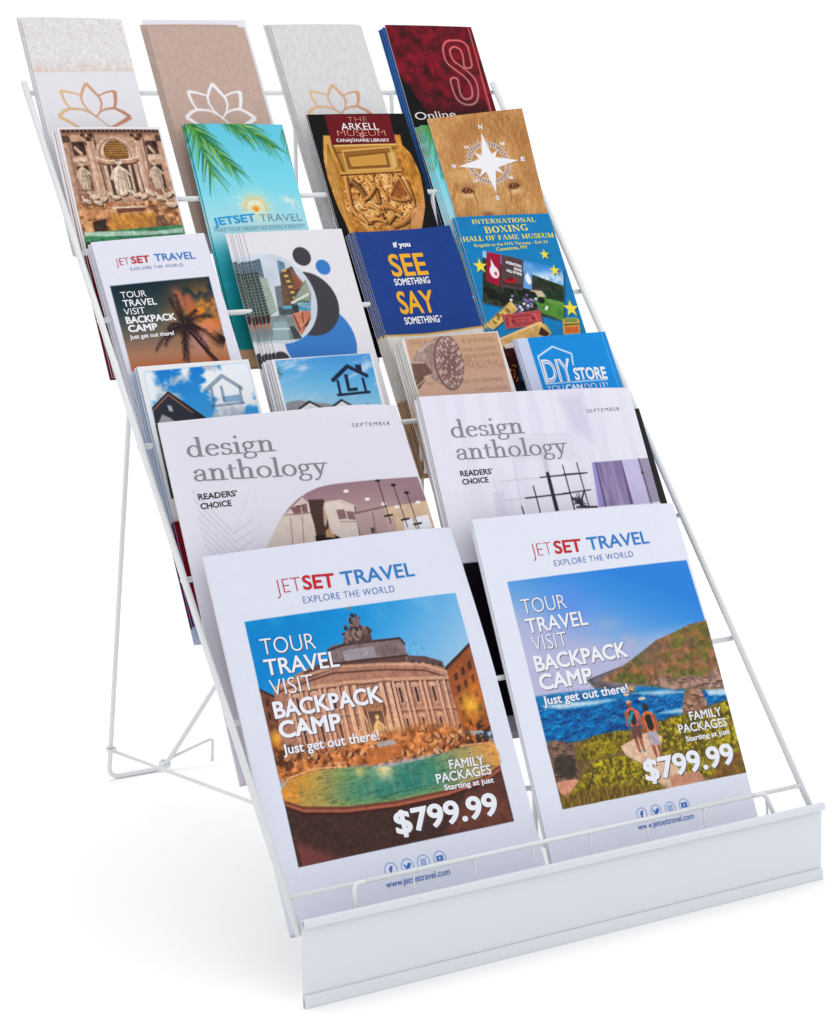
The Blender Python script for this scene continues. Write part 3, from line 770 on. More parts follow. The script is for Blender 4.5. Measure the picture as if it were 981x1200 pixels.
def art_jetblue(a):
    top = (1.794, 8.919)[1]; a.mix(1, a.ramp((0, top), (0, (0.863, 5.157)[1]), [(98, 200, 226), (112, 210, 232), (128, 218, 236), (176, 228, 238)]))
    ysea = (0.063, 4.538)[1]
    a.mix(smooth(ysea + .5, ysea - .5, a.Y), a.ramp((0, ysea), (0, .6), [(104, 206, 222), (44, 170, 190), (18, 140, 150), (16, 118, 116)]))
    a.mix(smooth(ysea, ysea - 1, a.Y), a.grain((30, 150, 160), .18, 3, 83, sx=.4, sy=3), .4)
    a.mix(smooth(.72, .62, a.Y + .06 * a.noise(2, 84, 2)), (188, 152, 116))
    for c, r in (((1.332, 5.988), .34), ((1.696, 5.853), .3), ((2.112, 5.913), .26), ((3.222, 6.004), .3), ((3.453, 5.839), .28)):
        a.mix(np.exp(-(((a.X - c[0]) / r) ** 2 + ((a.Y - c[1]) / (r * .62)) ** 2) * 1.6) * smooth(.3, .6, a.noise(5, 86, 4)), (236, 238, 232), .9)
    a.glow((1.945, 5.785), .5, (250, 238, 196), .8)
    c = (1.921, 5.687)
    for i in range(25):
        t = math.pi * (i / 24) * 1.1 - .15; r0, r1 = .36, .46 + .12 * (i % 2)
        a.blade((c[0] + math.cos(t) * r0, c[1] + math.sin(t) * r0), (c[0] + math.cos(t) * r1, c[1] + math.sin(t) * r1), .03, .012, (236, 180, 60), .9)
    for i in range(7):
        t = math.pi * i / 6; a.blade(c, (c[0] + math.cos(t) * .22, c[1] + math.sin(t) * .2), .06, .01, (244, 160, 30))
    a.disc(c, .10, .10, (245, 150, 20))
    G1 = [(58, 132, 44), (96, 158, 58), (150, 186, 78), (26, 96, 48), (40, 120, 60)]
    fronds(a, (0.148, 9.481), (0.639, 6.910), 20, 1.15, 3, .75, G1); fronds(a, (-0.145, 9.348), (1.492, 7.163), 26, 1.0, 5, .55, G1)
    fronds(a, (1.466, 9.485), (3.203, 8.031), 22, .95, 8, .6, G1); fronds(a, (1.233, 9.349), (2.311, 8.289), 12, .7, 9, .5, G1)
    fronds(a, (3.730, 8.714), (3.929, 7.369), 12, .5, 12, .6, [(90, 150, 110), (70, 140, 110)])
    a.text("JETSET", (0.218, 5.096), (1.816, 5.247), .29, (36, 160, 222), .04)
    a.text("TRAVEL", (1.973, 5.212), (3.621, 5.226), .28, (104, 132, 146), -.022)
    a.line([(0.151, 5.008), (3.684, 5.101)], .018, (110, 140, 154))
    a.text("MAKE YOUR DREAM VACATION A REALITY", (0.168, 4.867), (3.662, 4.970), .115, (96, 160, 188), -.01)
    a.text("Jo", (0.572, 2.643), (0.858, 2.695), .26, (20, 60, 80), .02)

def art_arkell(a):
    a.mix(1, a.grain((9, 7, 7), .3, 3, 91))
    gold = [(0.424, 8.404), (0.690, 8.397), (0.686, 8.022), (3.307, 8.034), (3.366, 8.388), (3.618, 8.386), (3.583, 7.968), (3.819, 7.653), (3.925, 7.235), (3.979, 6.750), (3.892, 6.063), (3.776, 5.519), (3.522, 4.982), (3.256, 4.450), (0.379, 4.574), (0.330, 5.040), (0.194, 5.712), (0.148, 6.316), (0.126, 6.786), (0.164, 7.392), (0.267, 7.863)]
    a.within(gold)
    gr = a.noise(10, 92, 5, sx=2.6, sy=.5, ang=.2); g2 = a.noise(4, 93, 3)
    a.mix(1, np.clip((190, 126, 48) + ((gr - .5)[..., None]) * np.array([150, 120, 70]) + ((g2 - .5)[..., None]) * np.array([110, 96, 56]), 10, 250))
    a.poly([(0.424, 8.404), (0.690, 8.397), (0.591, 7.650), (0.460, 5.902), (0.482, 4.569), (0.276, 4.578), (0.167, 6.449), (0.183, 7.459)], (226, 176, 98), .5)
    for i in range(9): a.blade((0.500, 8.061), ((0.393, 4.971)[0] - .14 * i + .5, (0.393, 4.971)[1] + .1 * i), .02, .03, (120, 78, 26), .5)
    a.poly([(0.686, 8.022), (3.307, 8.034), (3.122, 6.974), (0.857, 6.883)], (178, 124, 50)); a.line([(0.676, 7.988), (3.335, 8.006)], .07, (236, 190, 112)); a.line([(0.729, 7.715), (3.288, 7.854)], .04, (104, 62, 20))
    a.line([(0.686, 8.022), (0.857, 6.883)], .1, (98, 58, 20), .7)
    a.poly([(1.016, 7.775), (3.043, 7.899), (2.965, 7.060), (1.003, 7.014)], (150, 98, 36)); a.poly([(1.164, 7.553), (2.756, 7.683), (2.744, 7.174), (1.180, 7.131)], (206, 150, 68)); a.line([(1.164, 7.553), (2.756, 7.683), (2.744, 7.174), (1.180, 7.131), (1.164, 7.553)], .04, (92, 54, 18)); a.line([(1.016, 7.775), (3.043, 7.899), (2.965, 7.060), (1.003, 7.014), (1.016, 7.775)], .05, (232, 184, 104))
    a.poly([(2.861, 7.667), (3.175, 7.731), (3.109, 7.098), (2.823, 7.076)], (232, 190, 120), .7)
    a.line([(0.691, 6.916), (3.200, 6.986)], .09, (214, 158, 78)); a.line([(0.681, 6.835), (3.210, 6.903)], .05, (70, 36, 12))
    rec = [(0.764, 6.805), (3.165, 6.877), (3.330, 6.626), (3.392, 6.076), (3.504, 5.595), (3.338, 5.260), (2.956, 4.934), (2.512, 4.681), (0.978, 4.812), (0.595, 5.295), (0.526, 5.698)]
    a.within(rec)
    n1 = a.noise(4.5, 95, 4); n2 = a.noise(9, 96, 4, ang=.6); rg = 1 - np.abs(2 * n2 - 1)
    rel = np.clip(.55 * (rg - .55) * 2.6 + .6 * n1 + .02, 0, 1)
    stops = np.linspace(0, 1, 6); cols_ = np.array([(30, 14, 6), (84, 44, 14), (150, 88, 32), (196, 126, 54), (228, 166, 88), (250, 212, 150)], float)
    a.mix(1, np.stack([np.interp(rel, stops, cols_[:, i]) for i in range(3)], -1))
    a.within(None); a.within(gold)
    def carved(p, q, w, k=1.0, sag=(0, 0)):
        """a rounded carved limb: dark underside, gilded body, bright ridge"""
        a.blade((p[0] + .05, p[1] - .05), (q[0] + .05, q[1] - .05), w * 1.15, w * .8, (40, 20, 8), .75, sag); a.blade(p, q, w, w * .7, (186 * k, 118 * k, 50 * k), 1, sag)
        a.blade((p[0] - w * .18, p[1] + w * .12), (q[0] - w * .15, q[1] + w * .1), w * .32, w * .15, (242 * min(1, k * 1.1), 190 * k, 112 * k), .8, sag)
    for p, q, w, k, sg in (((0.832, 6.796), (0.722, 5.557), .16, 1.05, (0, 0)), ((0.728, 5.623), (1.388, 4.995), .20, 1.0, (-.1, -.1)), ((3.234, 6.628), (3.307, 5.533), .18, 1.05, (.05, 0)), ((3.177, 5.401), (2.192, 4.815), .20, .95, (.1, -.1)), ((1.027, 6.621), (1.439, 5.865), .24, .62, (.1, 0)), ((1.835, 6.460), (1.859, 5.716), .34, .95, (0, 0)), ((1.922, 6.390), (1.298, 5.870), .14, 1.0, (0, -.1)), ((2.029, 6.387), (2.292, 5.836), .14, 1.05, (.05, .05)), ((3.036, 6.701), (2.441, 6.035), .10, 1.1, (0, 0)), ((3.036, 6.701), (3.265, 5.909), .10, 1.0, (0, 0)), ((2.431, 5.933), (3.291, 5.874), .12, .9, (0, -.1)), ((1.378, 5.665), (1.913, 5.309), .18, 1.05, (0, .1)), ((1.995, 5.576), (2.700, 5.281), .18, .9, (0, .1)), ((0.997, 5.345), (1.227, 4.934), .16, 1.1, (0, 0)), ((2.413, 5.291), (2.003, 4.903), .14, 1.0, (0, 0)), ((1.303, 5.065), (1.988, 4.970), .16, 1.1, (0, .1))): carved(p, q, w, k, sg)
    a.poly([(2.697, 6.436), (3.037, 6.633), (3.202, 5.945), (2.503, 5.931)], (138, 70, 28), .75, .05)
    a.disc((1.897, 6.662), .13, .15, (60, 30, 12), .8); a.disc((1.876, 6.690), .11, .13, (214, 148, 76)); a.disc((1.860, 6.731), .05, .06, (246, 196, 124), .8, 0, .03)
    a.disc((1.736, 5.316), .13, .13, (50, 24, 10), .8); a.disc((1.713, 5.357), .11, .11, (226, 166, 90)); a.disc((2.376, 6.105), .1, .1, (190, 120, 56)); a.disc((1.047, 5.980), .1, .11, (206, 138, 66))
    for i in range(13):
        p = ((3.797, 7.584)[0] + .05 * i, (3.797, 7.584)[1] - .34 * i)
    a.poly([(3.177, 5.401), (3.856, 5.790), (3.602, 5.115), (3.206, 4.452), (2.808, 4.468)], (226, 162, 108), .75); a.poly([(3.867, 6.752), (3.892, 6.063), (3.791, 5.587), (3.657, 5.795)], (214, 158, 90), .5)
    for y in range(560, 760, 17): a.line([(4.762, 9.678), (5.100, 9.675)] and [((3.562, 5.798)[0], (3.562, 5.798)[1] - (y - 560) * .0068), ((3.867, 5.824)[0], (3.867, 5.824)[1] - (y - 560) * .0068)], .016, (150, 92, 52), .7)
    a.within(None)
    a.poly([(0.710, 9.213), (3.414, 9.205), (3.322, 8.034), (0.679, 8.070)], a.grain((108, 10, 26), .06, 6, 98))
    a.text("THE", (1.571, 8.916), (2.412, 8.919), .19, (226, 150, 128), -.03, lift=.010)
    a.text("MUSEUM", (1.004, 8.356), (3.012, 8.343), .235, (230, 156, 132), -.03, lift=.010)
    a.text("ARKELL", (1.231, 8.592), (2.792, 8.582), .27, (250, 244, 244), .0, lift=.017)
    a.disc((2.010, 8.385), .085, .10, (206, 176, 176)); a.disc((2.010, 8.385), .05, .06, (150, 70, 80))
    a.text("CANAJOHARIE LIBRARY", (0.888, 8.133), (3.078, 8.106), .125, (250, 236, 236), .02, lift=.014)

def art_lion(a):
    n = a.noise(2.2, 101, 4, sx=1.4, sy=.6); n2 = a.noise(14, 102, 4, sx=1.8, sy=.4, ang=.25); n3 = a.noise(14, 103, 4, sx=1.8, sy=.4, ang=-.3)
    a.mix(1, np.clip((206, 152, 92) + ((n - .5)[..., None]) * np.array([70, 74, 64]) + ((np.where(a.X < a.w / 2, n2, n3) - .5)[..., None]) * np.array([46, 46, 40]), 0, 250))
    c = (2.336, 8.480)
    a.mix(np.exp(-(((a.X - c[0] - .3) / 1.3) ** 2 + ((a.Y - c[1] - .2) / .8) ** 2)) * smooth(.35, .75, n2 * .6 + n3 * .4), (138, 82, 44), .8)
    for p, r in (((1.011, 8.143), .55), ((3.449, 7.894), .6), ((0.769, 7.269), .35), ((3.457, 6.538), .5)): a.glow(p, r, (166, 104, 58), .55)
    a.glow((0.827, 6.503), .55, (226, 180, 122), .8); a.glow((1.660, 5.739), .5, (222, 176, 120), .7); a.glow((2.821, 6.319), .4, (214, 160, 106), .6)
    a.blade((0.400, 6.409), (0.057, 5.754), .22, .1, (150, 96, 54), .5)
    a.mix(smooth(.42, .70, a.noise(22, 104, 3, sx=2.6, sy=.35, ang=.12)), (232, 184, 120), .35); a.mix(smooth(.55, .36, a.noise(20, 106, 3, sx=2.6, sy=.35, ang=-.15)), (150, 98, 52), .35)
    for e, s_ in (((0.734, 6.058), 1), ((2.622, 6.064), -1)):
        a.disc((e[0], e[1] + .12), .36, .20, (150, 96, 54), .5, .12 * s_, .14); a.disc((e[0] + .03 * s_, e[1] - .19), .30, .09, (238, 204, 152), .7, -.1 * s_, .07)
        a.poly([(e[0] - .25, e[1] + .01), (e[0] - .10, e[1] + .12), (e[0] + .09, e[1] + .12), (e[0] + .25, e[1] - .01 - .04 * s_), (e[0] + .08, e[1] - .10), (e[0] - .12, e[1] - .10)], (62, 32, 22), .95, .03)
        a.disc((e[0], e[1] + .01), .115, .095, (158, 92, 48), 1, 0, .02); a.disc((e[0], e[1] + .02), .045, .05, (28, 14, 10)); a.disc((e[0] - .03, e[1] + .05), .016, .016, (236, 214, 190))
        a.blade((e[0] + .20 * s_, e[1] - .03), (e[0] + .26 * s_, e[1] - .55), .11, .03, (122, 72, 40), .55)
    a.disc((1.477, 5.347), .34, .30, (228, 184, 126), .7, 0, .2); a.disc((1.293, 5.077), .22, .1, (126, 76, 56), .6, 0, .06)
    for i in range(60):
        r = random.Random(i); p = (2.462, 5.536); a.disc((p[0] + r.uniform(-1.4, 1.2), p[1] + r.uniform(-.7, .3)), .018, .018, (150, 92, 48), .7)
    c = (1.848, 7.047); Wt = (244, 242, 248)
    R_ = .84
    def ringp(r0, r1, col, al=1.0):
        d = np.hypot(a.X - c[0], a.Y - c[1]); k = np.clip((r1 - d) / (2 * a.aa) + .5, 0, 1) * np.clip((d - r0) / (2 * a.aa) + .5, 0, 1); a.mix(k, col, al)
    d = np.hypot(a.X - c[0], a.Y - c[1]); th = np.arctan2(a.Y - c[1], a.X - c[0])
    ringp(R_ - .03, R_, Wt, .9); ringp(R_ - .155, R_ - .03, (74, 40, 30), .55)
    a.mix(((np.sin(th * 48) > .0) & (d > R_ - .145) & (d < R_ - .045)) * 1.0, Wt, .8); ringp(R_ - .19, R_ - .165, Wt, .9); ringp(R_ - .42, R_ - .395, Wt, .8); ringp(R_ - .50, R_ - .48, Wt, .6)
    for i in range(32):
        t = i * math.pi / 16
        a.disc((c[0] + math.cos(t) * (R_ + .09), c[1] + math.sin(t) * (R_ + .09)), .02, .02, Wt, .9)
    tips = [(1.882, 8.253), (3.072, 7.044), (1.833, 5.846), (0.630, 7.021)]; dg = [(2.323, 7.507), (2.361, 6.548), (1.343, 6.534), (1.361, 7.523)]
    def ray(tip, wd, col, al=1.0):
        dx, dy = tip[0] - c[0], tip[1] - c[1]; L = math.hypot(dx, dy); nx, ny = -dy / L * wd, dx / L * wd; k = .22
        a.poly([tip, (c[0] + dx * k + nx, c[1] + dy * k + ny), c, (c[0] + dx * k - nx, c[1] + dy * k - ny)], col, al)
    for t in dg + tips: ray((t[0] + .03, t[1] - .04), .2, (110, 60, 36), .45)
    for t in dg: ray(t, .15, Wt)
    for t in tips: ray(t, .21, Wt)
    a.disc(c, .19, .19, Wt)
    for ch, p in (("N", (1.808, 8.386)), ("S", (1.740, 5.596)), ("W", (0.362, 6.967)), ("E", (3.159, 6.995))):
        a.text(ch, p, (p[0] + (.19 if ch == "W" else .14), p[1] - .01), .17, (246, 244, 248), .05, shadow=(96, 56, 40))
    for ch, p in (("NE", (2.474, 7.677)), ("SE", (2.470, 6.348)), ("SW", (1.045, 6.343)), ("NW", (1.061, 7.680))): a.text(ch, p, (p[0] + .19, p[1]), .12, (246, 244, 248), .05)

def jet_head(a, j0, j1, s0, s1, t0, t1, cap, e0, e1, ecap, th=-.035):
    RED, BLU = (200, 42, 52), (52, 128, 204)
    a.text("JET", j0, j1, cap, RED, th); a.text("SET", s0, s1, cap, RED, .035); a.text("TRAVEL", t0, t1, cap, BLU, .02)
    a.text("EXPLORE THE WORLD", e0, e1, ecap, (70, 118, 190), -.01, track=1.12)

def art_tour(a):
    a.mix(1, a.grain((232, 232, 246), .006, 4, 111))
    pho = [(0.226, 7.314), (3.799, 7.324), (3.509, 0.263), (0.024, 0.322)]
    a.within(pho)
    p0, p1 = (1.481, 7.376), (1.343, 3.235)
    a.mix(1, a.ramp(p0, p1, [(16, 38, 52), (34, 58, 66), (92, 92, 86), (176, 126, 98), (206, 112, 66), (96, 30, 20)]))
    n = a.noise(1.5, 112, 5); c = (3.355, 6.026)
    a.mix(np.exp(-(((a.X - c[0]) / 1.15) ** 2 + ((a.Y - c[1]) / .9) ** 2)) * smooth(.34, .50, n), (240, 140, 44), .98)
    a.mix(np.exp(-(((a.X - c[0]) / 1.2) ** 2 + ((a.Y - c[1] + .1) / .6) ** 2)) * smooth(.52, .68, a.noise(3, 113, 5)), (226, 146, 118), .8)
    for p, rx, ry, cc, al in (((3.576, 6.277), .75, .30, (246, 150, 50), .95), ((2.929, 6.021), .5, .28, (238, 132, 44), .9), ((3.702, 5.767), .5, .25, (232, 120, 60), .8), ((3.192, 5.501), .6, .2, (214, 120, 90), .8), ((2.803, 6.529), .22, .34, (216, 108, 66), .8)):
        a.mix(np.exp(-((((a.X - p[0]) / rx) ** 2 + ((a.Y - p[1]) / ry) ** 2)) ** 1.5) * (.35 + .65 * smooth(.38, .55, a.noise(3.5, 118, 4))), cc, al)
    for p, r, cc in (((2.460, 6.787), .22, (206, 110, 80)), ((2.503, 6.468), .2, (214, 120, 86)), ((3.659, 6.542), .2, (104, 64, 70)), ((2.830, 5.090), .4, (206, 140, 130))): a.mix(np.exp(-(np.hypot(a.X - p[0], a.Y - p[1]) / r) ** 2) * smooth(.35, .6, a.noise(4, 115, 4)), cc, .9)
    a.mix(smooth((0.698, 4.709)[1], (0.550, 4.203)[1], a.Y) * smooth(.4, .6, a.noise(2, 116, 5)), (214, 92, 34), .9)
    a.mix(smooth((0.452, 3.868)[1], (0.256, 3.201)[1], a.Y), a.grain((70, 22, 20), .5, 5, 117), .85)
    K = (40, 26, 30); c0 = (2.406, 5.688)
    a.blade(c0, (3.219, 4.380), .07, .10, K); a.blade(c0, (3.978, 2.740), .05, .05, K)
    r = random.Random(5)
    for tip, sag in (((1.191, 5.003), .35), ((2.150, 6.682), .1), ((2.415, 6.791), .05), ((2.983, 6.196), .12), ((3.490, 5.941), .25), ((3.423, 5.029), .4), ((3.017, 4.847), .3), ((2.174, 4.468), .1), ((2.061, 4.552), .1), ((1.550, 5.139), .3), ((2.872, 5.533), .2), ((1.793, 5.645), .25)):
        dx, dy = tip[0] - c0[0], tip[1] - c0[1]; L = math.hypot(dx, dy)
        for i in range(22):
            t = (i + 1) / 22; x, y = c0[0] + dx * t, c0[1] + dy * t + sag * 2.2 * t * (1 - t)
            for s_ in (-1, 1):
                an = math.atan2(dy - sag * 2 * t, dx) + s_ * r.uniform(.5, .9); l = (.30 - .2 * t) * r.uniform(.7, 1.1)
                a.blade((x, y), (x + math.cos(an) * l, y + math.sin(an) * l - .1 * l), .028, .006, K, .9)
        a.blade(c0, tip, .035, .012, K, 1, (0, sag * .55))
    for i in range(14):
        p = (3.694, 5.136); an = 2.2 + i * .16; a.blade((p[0] + .05, p[1]), (p[0] + math.cos(an) * .5, p[1] + math.sin(an) * .4), .05, .01, K)
    a.within(None)
    jet_head(a, (0.631, 7.979), (1.139, 7.984), (1.206, 7.996), (1.849, 8.001), (2.037, 8.011), (3.508, 7.990), .25, (1.093, 7.764), (2.990, 7.757), .105, -.02)
    T = (246, 246, 250)
    a.text("TOUR", (0.489, 6.859), (1.378, 6.838), .215, T, .0); a.text("TRAVEL", (0.494, 6.565), (1.654, 6.533), .225, T, .02); a.text("VISIT", (0.438, 6.279), (1.175, 6.271), .215, T, 0)
    a.text("BACKPACK", (0.432, 5.979), (2.160, 5.945), .24, T, .05); a.text("CAMP", (0.429, 5.689), (1.427, 5.675), .24, T, .055); a.text("Just get out there!", (0.405, 5.454), (1.952, 5.441), .145, T, .035)

def art_city(a):
    a.mix(1, a.grain((232, 229, 235), .006, 4, 121))
    DK, BL = (66, 64, 70), (58, 126, 200)
    wide = lambda c, r, col_: a.disc(c, r, r, col_)
    wide((1.805, 4.965), 1.36, BL); wide((1.719, 6.320), 1.16, DK); wide((1.958, 8.031), .345, DK); wide((2.664, 7.603), .28, BL); wide((0.191, 4.407), .30, DK)
    c, R_ = (0.462, 6.579), 1.62
    cl = [(c[0] + R_ * math.cos(t), c[1] + R_ * math.sin(t)) for t in np.linspace(0, 2 * math.pi, 60, endpoint=False)]
    a.within(cl)
    a.mix(1, a.grain((206, 216, 228), .06, 2, 122))
    def tower(q, base, line_, n, m=0, alt=None):
        a.poly(q, a.grain(base, .2, 8, 123)); (x0, y0), (x1, y1), (x2, y2), (x3, y3) = q[:4]
        for i in range(1, n):
            t = i / n; a.line([(x0 + (x3 - x0) * t, y0 + (y3 - y0) * t), (x1 + (x2 - x1) * t, y1 + (y2 - y1) * t)], .035, line_, .8)
        for i in range(1, m):
            t = i / m; a.line([(x0 + (x1 - x0) * t, y0 + (y1 - y0) * t), (x3 + (x2 - x3) * t, y3 + (y2 - y3) * t)], .03, alt or line_, .8)
    tower([(-0.099, 7.915), (0.355, 8.029), (0.326, 7.258), (-0.010, 7.131)], (70, 96, 112), (120, 140, 150), 6, 4); tower([(0.987, 7.957), (1.223, 7.847), (1.137, 7.066), (0.866, 6.788)], (110, 150, 176), (80, 110, 130), 12)
    tower([(0.639, 6.996), (0.996, 7.035), (0.785, 5.919), (0.521, 5.917)], (112, 116, 124), (90, 96, 104), 16, 4, (150, 156, 162)); tower([(0.953, 7.468), (1.469, 7.697), (1.645, 7.039), (1.119, 6.092), (0.739, 6.116)], (110, 86, 66), (64, 52, 44), 12, 3); tower([(1.416, 7.690), (1.649, 7.235), (1.821, 6.932), (1.309, 6.763)], (112, 60, 48), (180, 130, 100), 8)
    for i in range(9): a.disc(((1.141, 7.556)[0] + .05 * i * .5, (1.141, 7.556)[1] - .2 * i), .09, .05, (214, 172, 96))
    tower([(-0.178, 7.626), (0.173, 7.510), (0.190, 5.958), (-0.376, 5.801), (-0.569, 6.196)], (58, 74, 72), (150, 172, 160), 15, 5, (36, 46, 48)); tower([(0.167, 7.413), (0.428, 7.262), (0.480, 6.132), (0.200, 5.996)], (122, 146, 132), (206, 216, 204), 18)
    tower([(1.223, 6.534), (1.862, 7.185), (1.934, 6.710), (1.851, 6.420), (1.152, 6.207)], (98, 116, 104), (188, 196, 178), 9); a.line([(1.120, 6.384), (1.815, 6.657)], .08, (226, 226, 216))
    tower([(1.138, 6.305), (1.509, 6.381), (1.840, 6.382), (1.746, 6.055), (1.411, 6.036)], (70, 150, 178), (40, 60, 70), 3, 4, (206, 226, 232)); a.poly([(1.027, 6.273), (1.311, 6.334), (1.305, 6.023), (1.012, 6.002)], (54, 62, 66))
    a.poly([(0.546, 6.225), (1.093, 6.288), (1.079, 5.949), (0.579, 5.981)], (76, 84, 88)); a.poly([(0.727, 6.291), (1.073, 6.289), (1.061, 6.174), (0.735, 6.174)], (90, 170, 190))
    a.poly([(0.939, 5.958), (1.422, 6.074), (1.746, 6.055), (1.664, 5.768), (1.178, 5.218), (0.932, 5.427)], a.grain((204, 128, 98), .2, 7, 126)); a.poly([(1.246, 5.455), (1.686, 5.844), (1.474, 5.537)], (84, 56, 50)); a.line([(1.066, 5.902), (1.152, 5.413)], .06, (96, 60, 54)); a.line([(1.395, 5.979), (1.348, 5.671)], .05, (110, 74, 62))
    a.poly([(-0.625, 5.988), (-0.169, 6.115), (0.204, 5.938), (-0.104, 5.114), (-0.655, 5.150), (-0.651, 5.531)], a.grain((176, 104, 74), .3, 7, 127)); a.poly([(-0.319, 6.008), (0.131, 6.000), (0.231, 5.743), (-0.106, 5.688)], (60, 42, 40)); a.poly([(-0.646, 5.913), (-0.330, 5.971), (-0.348, 5.321), (-0.655, 5.150)], (196, 96, 50))
    for x in (140, 152, 166): a.line([(-0.697, 5.725), (-0.629, 5.244)] if x == 140 else [((-0.410, 6.043)[0] + (x - 150) * .02, (-0.410, 6.043)[1]), ((-0.505, 5.331)[0] + (x - 150) * .02, (-0.505, 5.331)[1])], .04, (44, 34, 36), .8)
    a.poly([(0.190, 5.958), (0.976, 5.946), (1.135, 5.067), (-0.114, 5.115)], a.grain((132, 146, 150), .2, 4, 128)); a.poly([(0.231, 5.743), (0.738, 5.749), (0.677, 5.098), (0.064, 5.141)], (148, 172, 180)); a.line([(0.163, 5.498), (0.763, 5.477)], .05, (208, 222, 226))
    a.poly([(0.784, 5.553), (0.969, 5.560), (1.152, 5.124), (0.836, 5.087)], (70, 70, 76))
    a.within(None)

def art_see(a):
    a.mix(1, a.grain((26, 62, 138), .05, 5, 131))
    y0, y1 = (-0.163, 5.038)[1], (3.798, 5.016)[1]
    edge = np.interp(a.X, [0, a.w * .4, a.w], [(-0.167, 5.026)[1], (1.603, 4.969)[1], (3.818, 5.014)[1]])
    a.mix(smooth(edge + .02, edge - .02, a.Y), (214, 168, 84)); a.mix(smooth(edge - .05, edge - .09, a.Y), a.grain((222, 216, 212), .05, 4, 132))
    yb = (-0.452, 2.662)[1]
    a.mix(smooth(yb + .02, yb - .02, a.Y), a.grain((168, 108, 8), .12, 3, 133))
    Y_ = (240, 176, 44); W_ = (246, 246, 250)
    a.text("if you", (1.462, 8.209), (2.142, 8.211), .20, W_, .055)
    a.text("SEE", (1.060, 7.125), (2.502, 7.118), .84, Y_, .03); a.text("SOMETHING", (1.024, 6.794), (2.467, 6.790), .25, W_, .03)
    a.text("SAY", (0.912, 5.735), (2.353, 5.709), .84, Y_, .03); a.text("SOMETHING", (0.941, 5.345), (2.356, 5.329), .26, W_, .03)
    p = (2.462, 5.528); a.disc(p, .035, .035, W_)

def star(a, c, r, rot=0.0):
    for d, col_, al in ((.05, (10, 40, 60), .5), (0, (244, 224, 66), 1)):
        a.poly([(c[0] + d + (r if i % 2 == 0 else r * .42) * math.sin(rot + i * math.pi / 5), c[1] - d + (r if i % 2 == 0 else r * .42) * math.cos(rot + i * math.pi / 5)) for i in range(10)], col_, al)

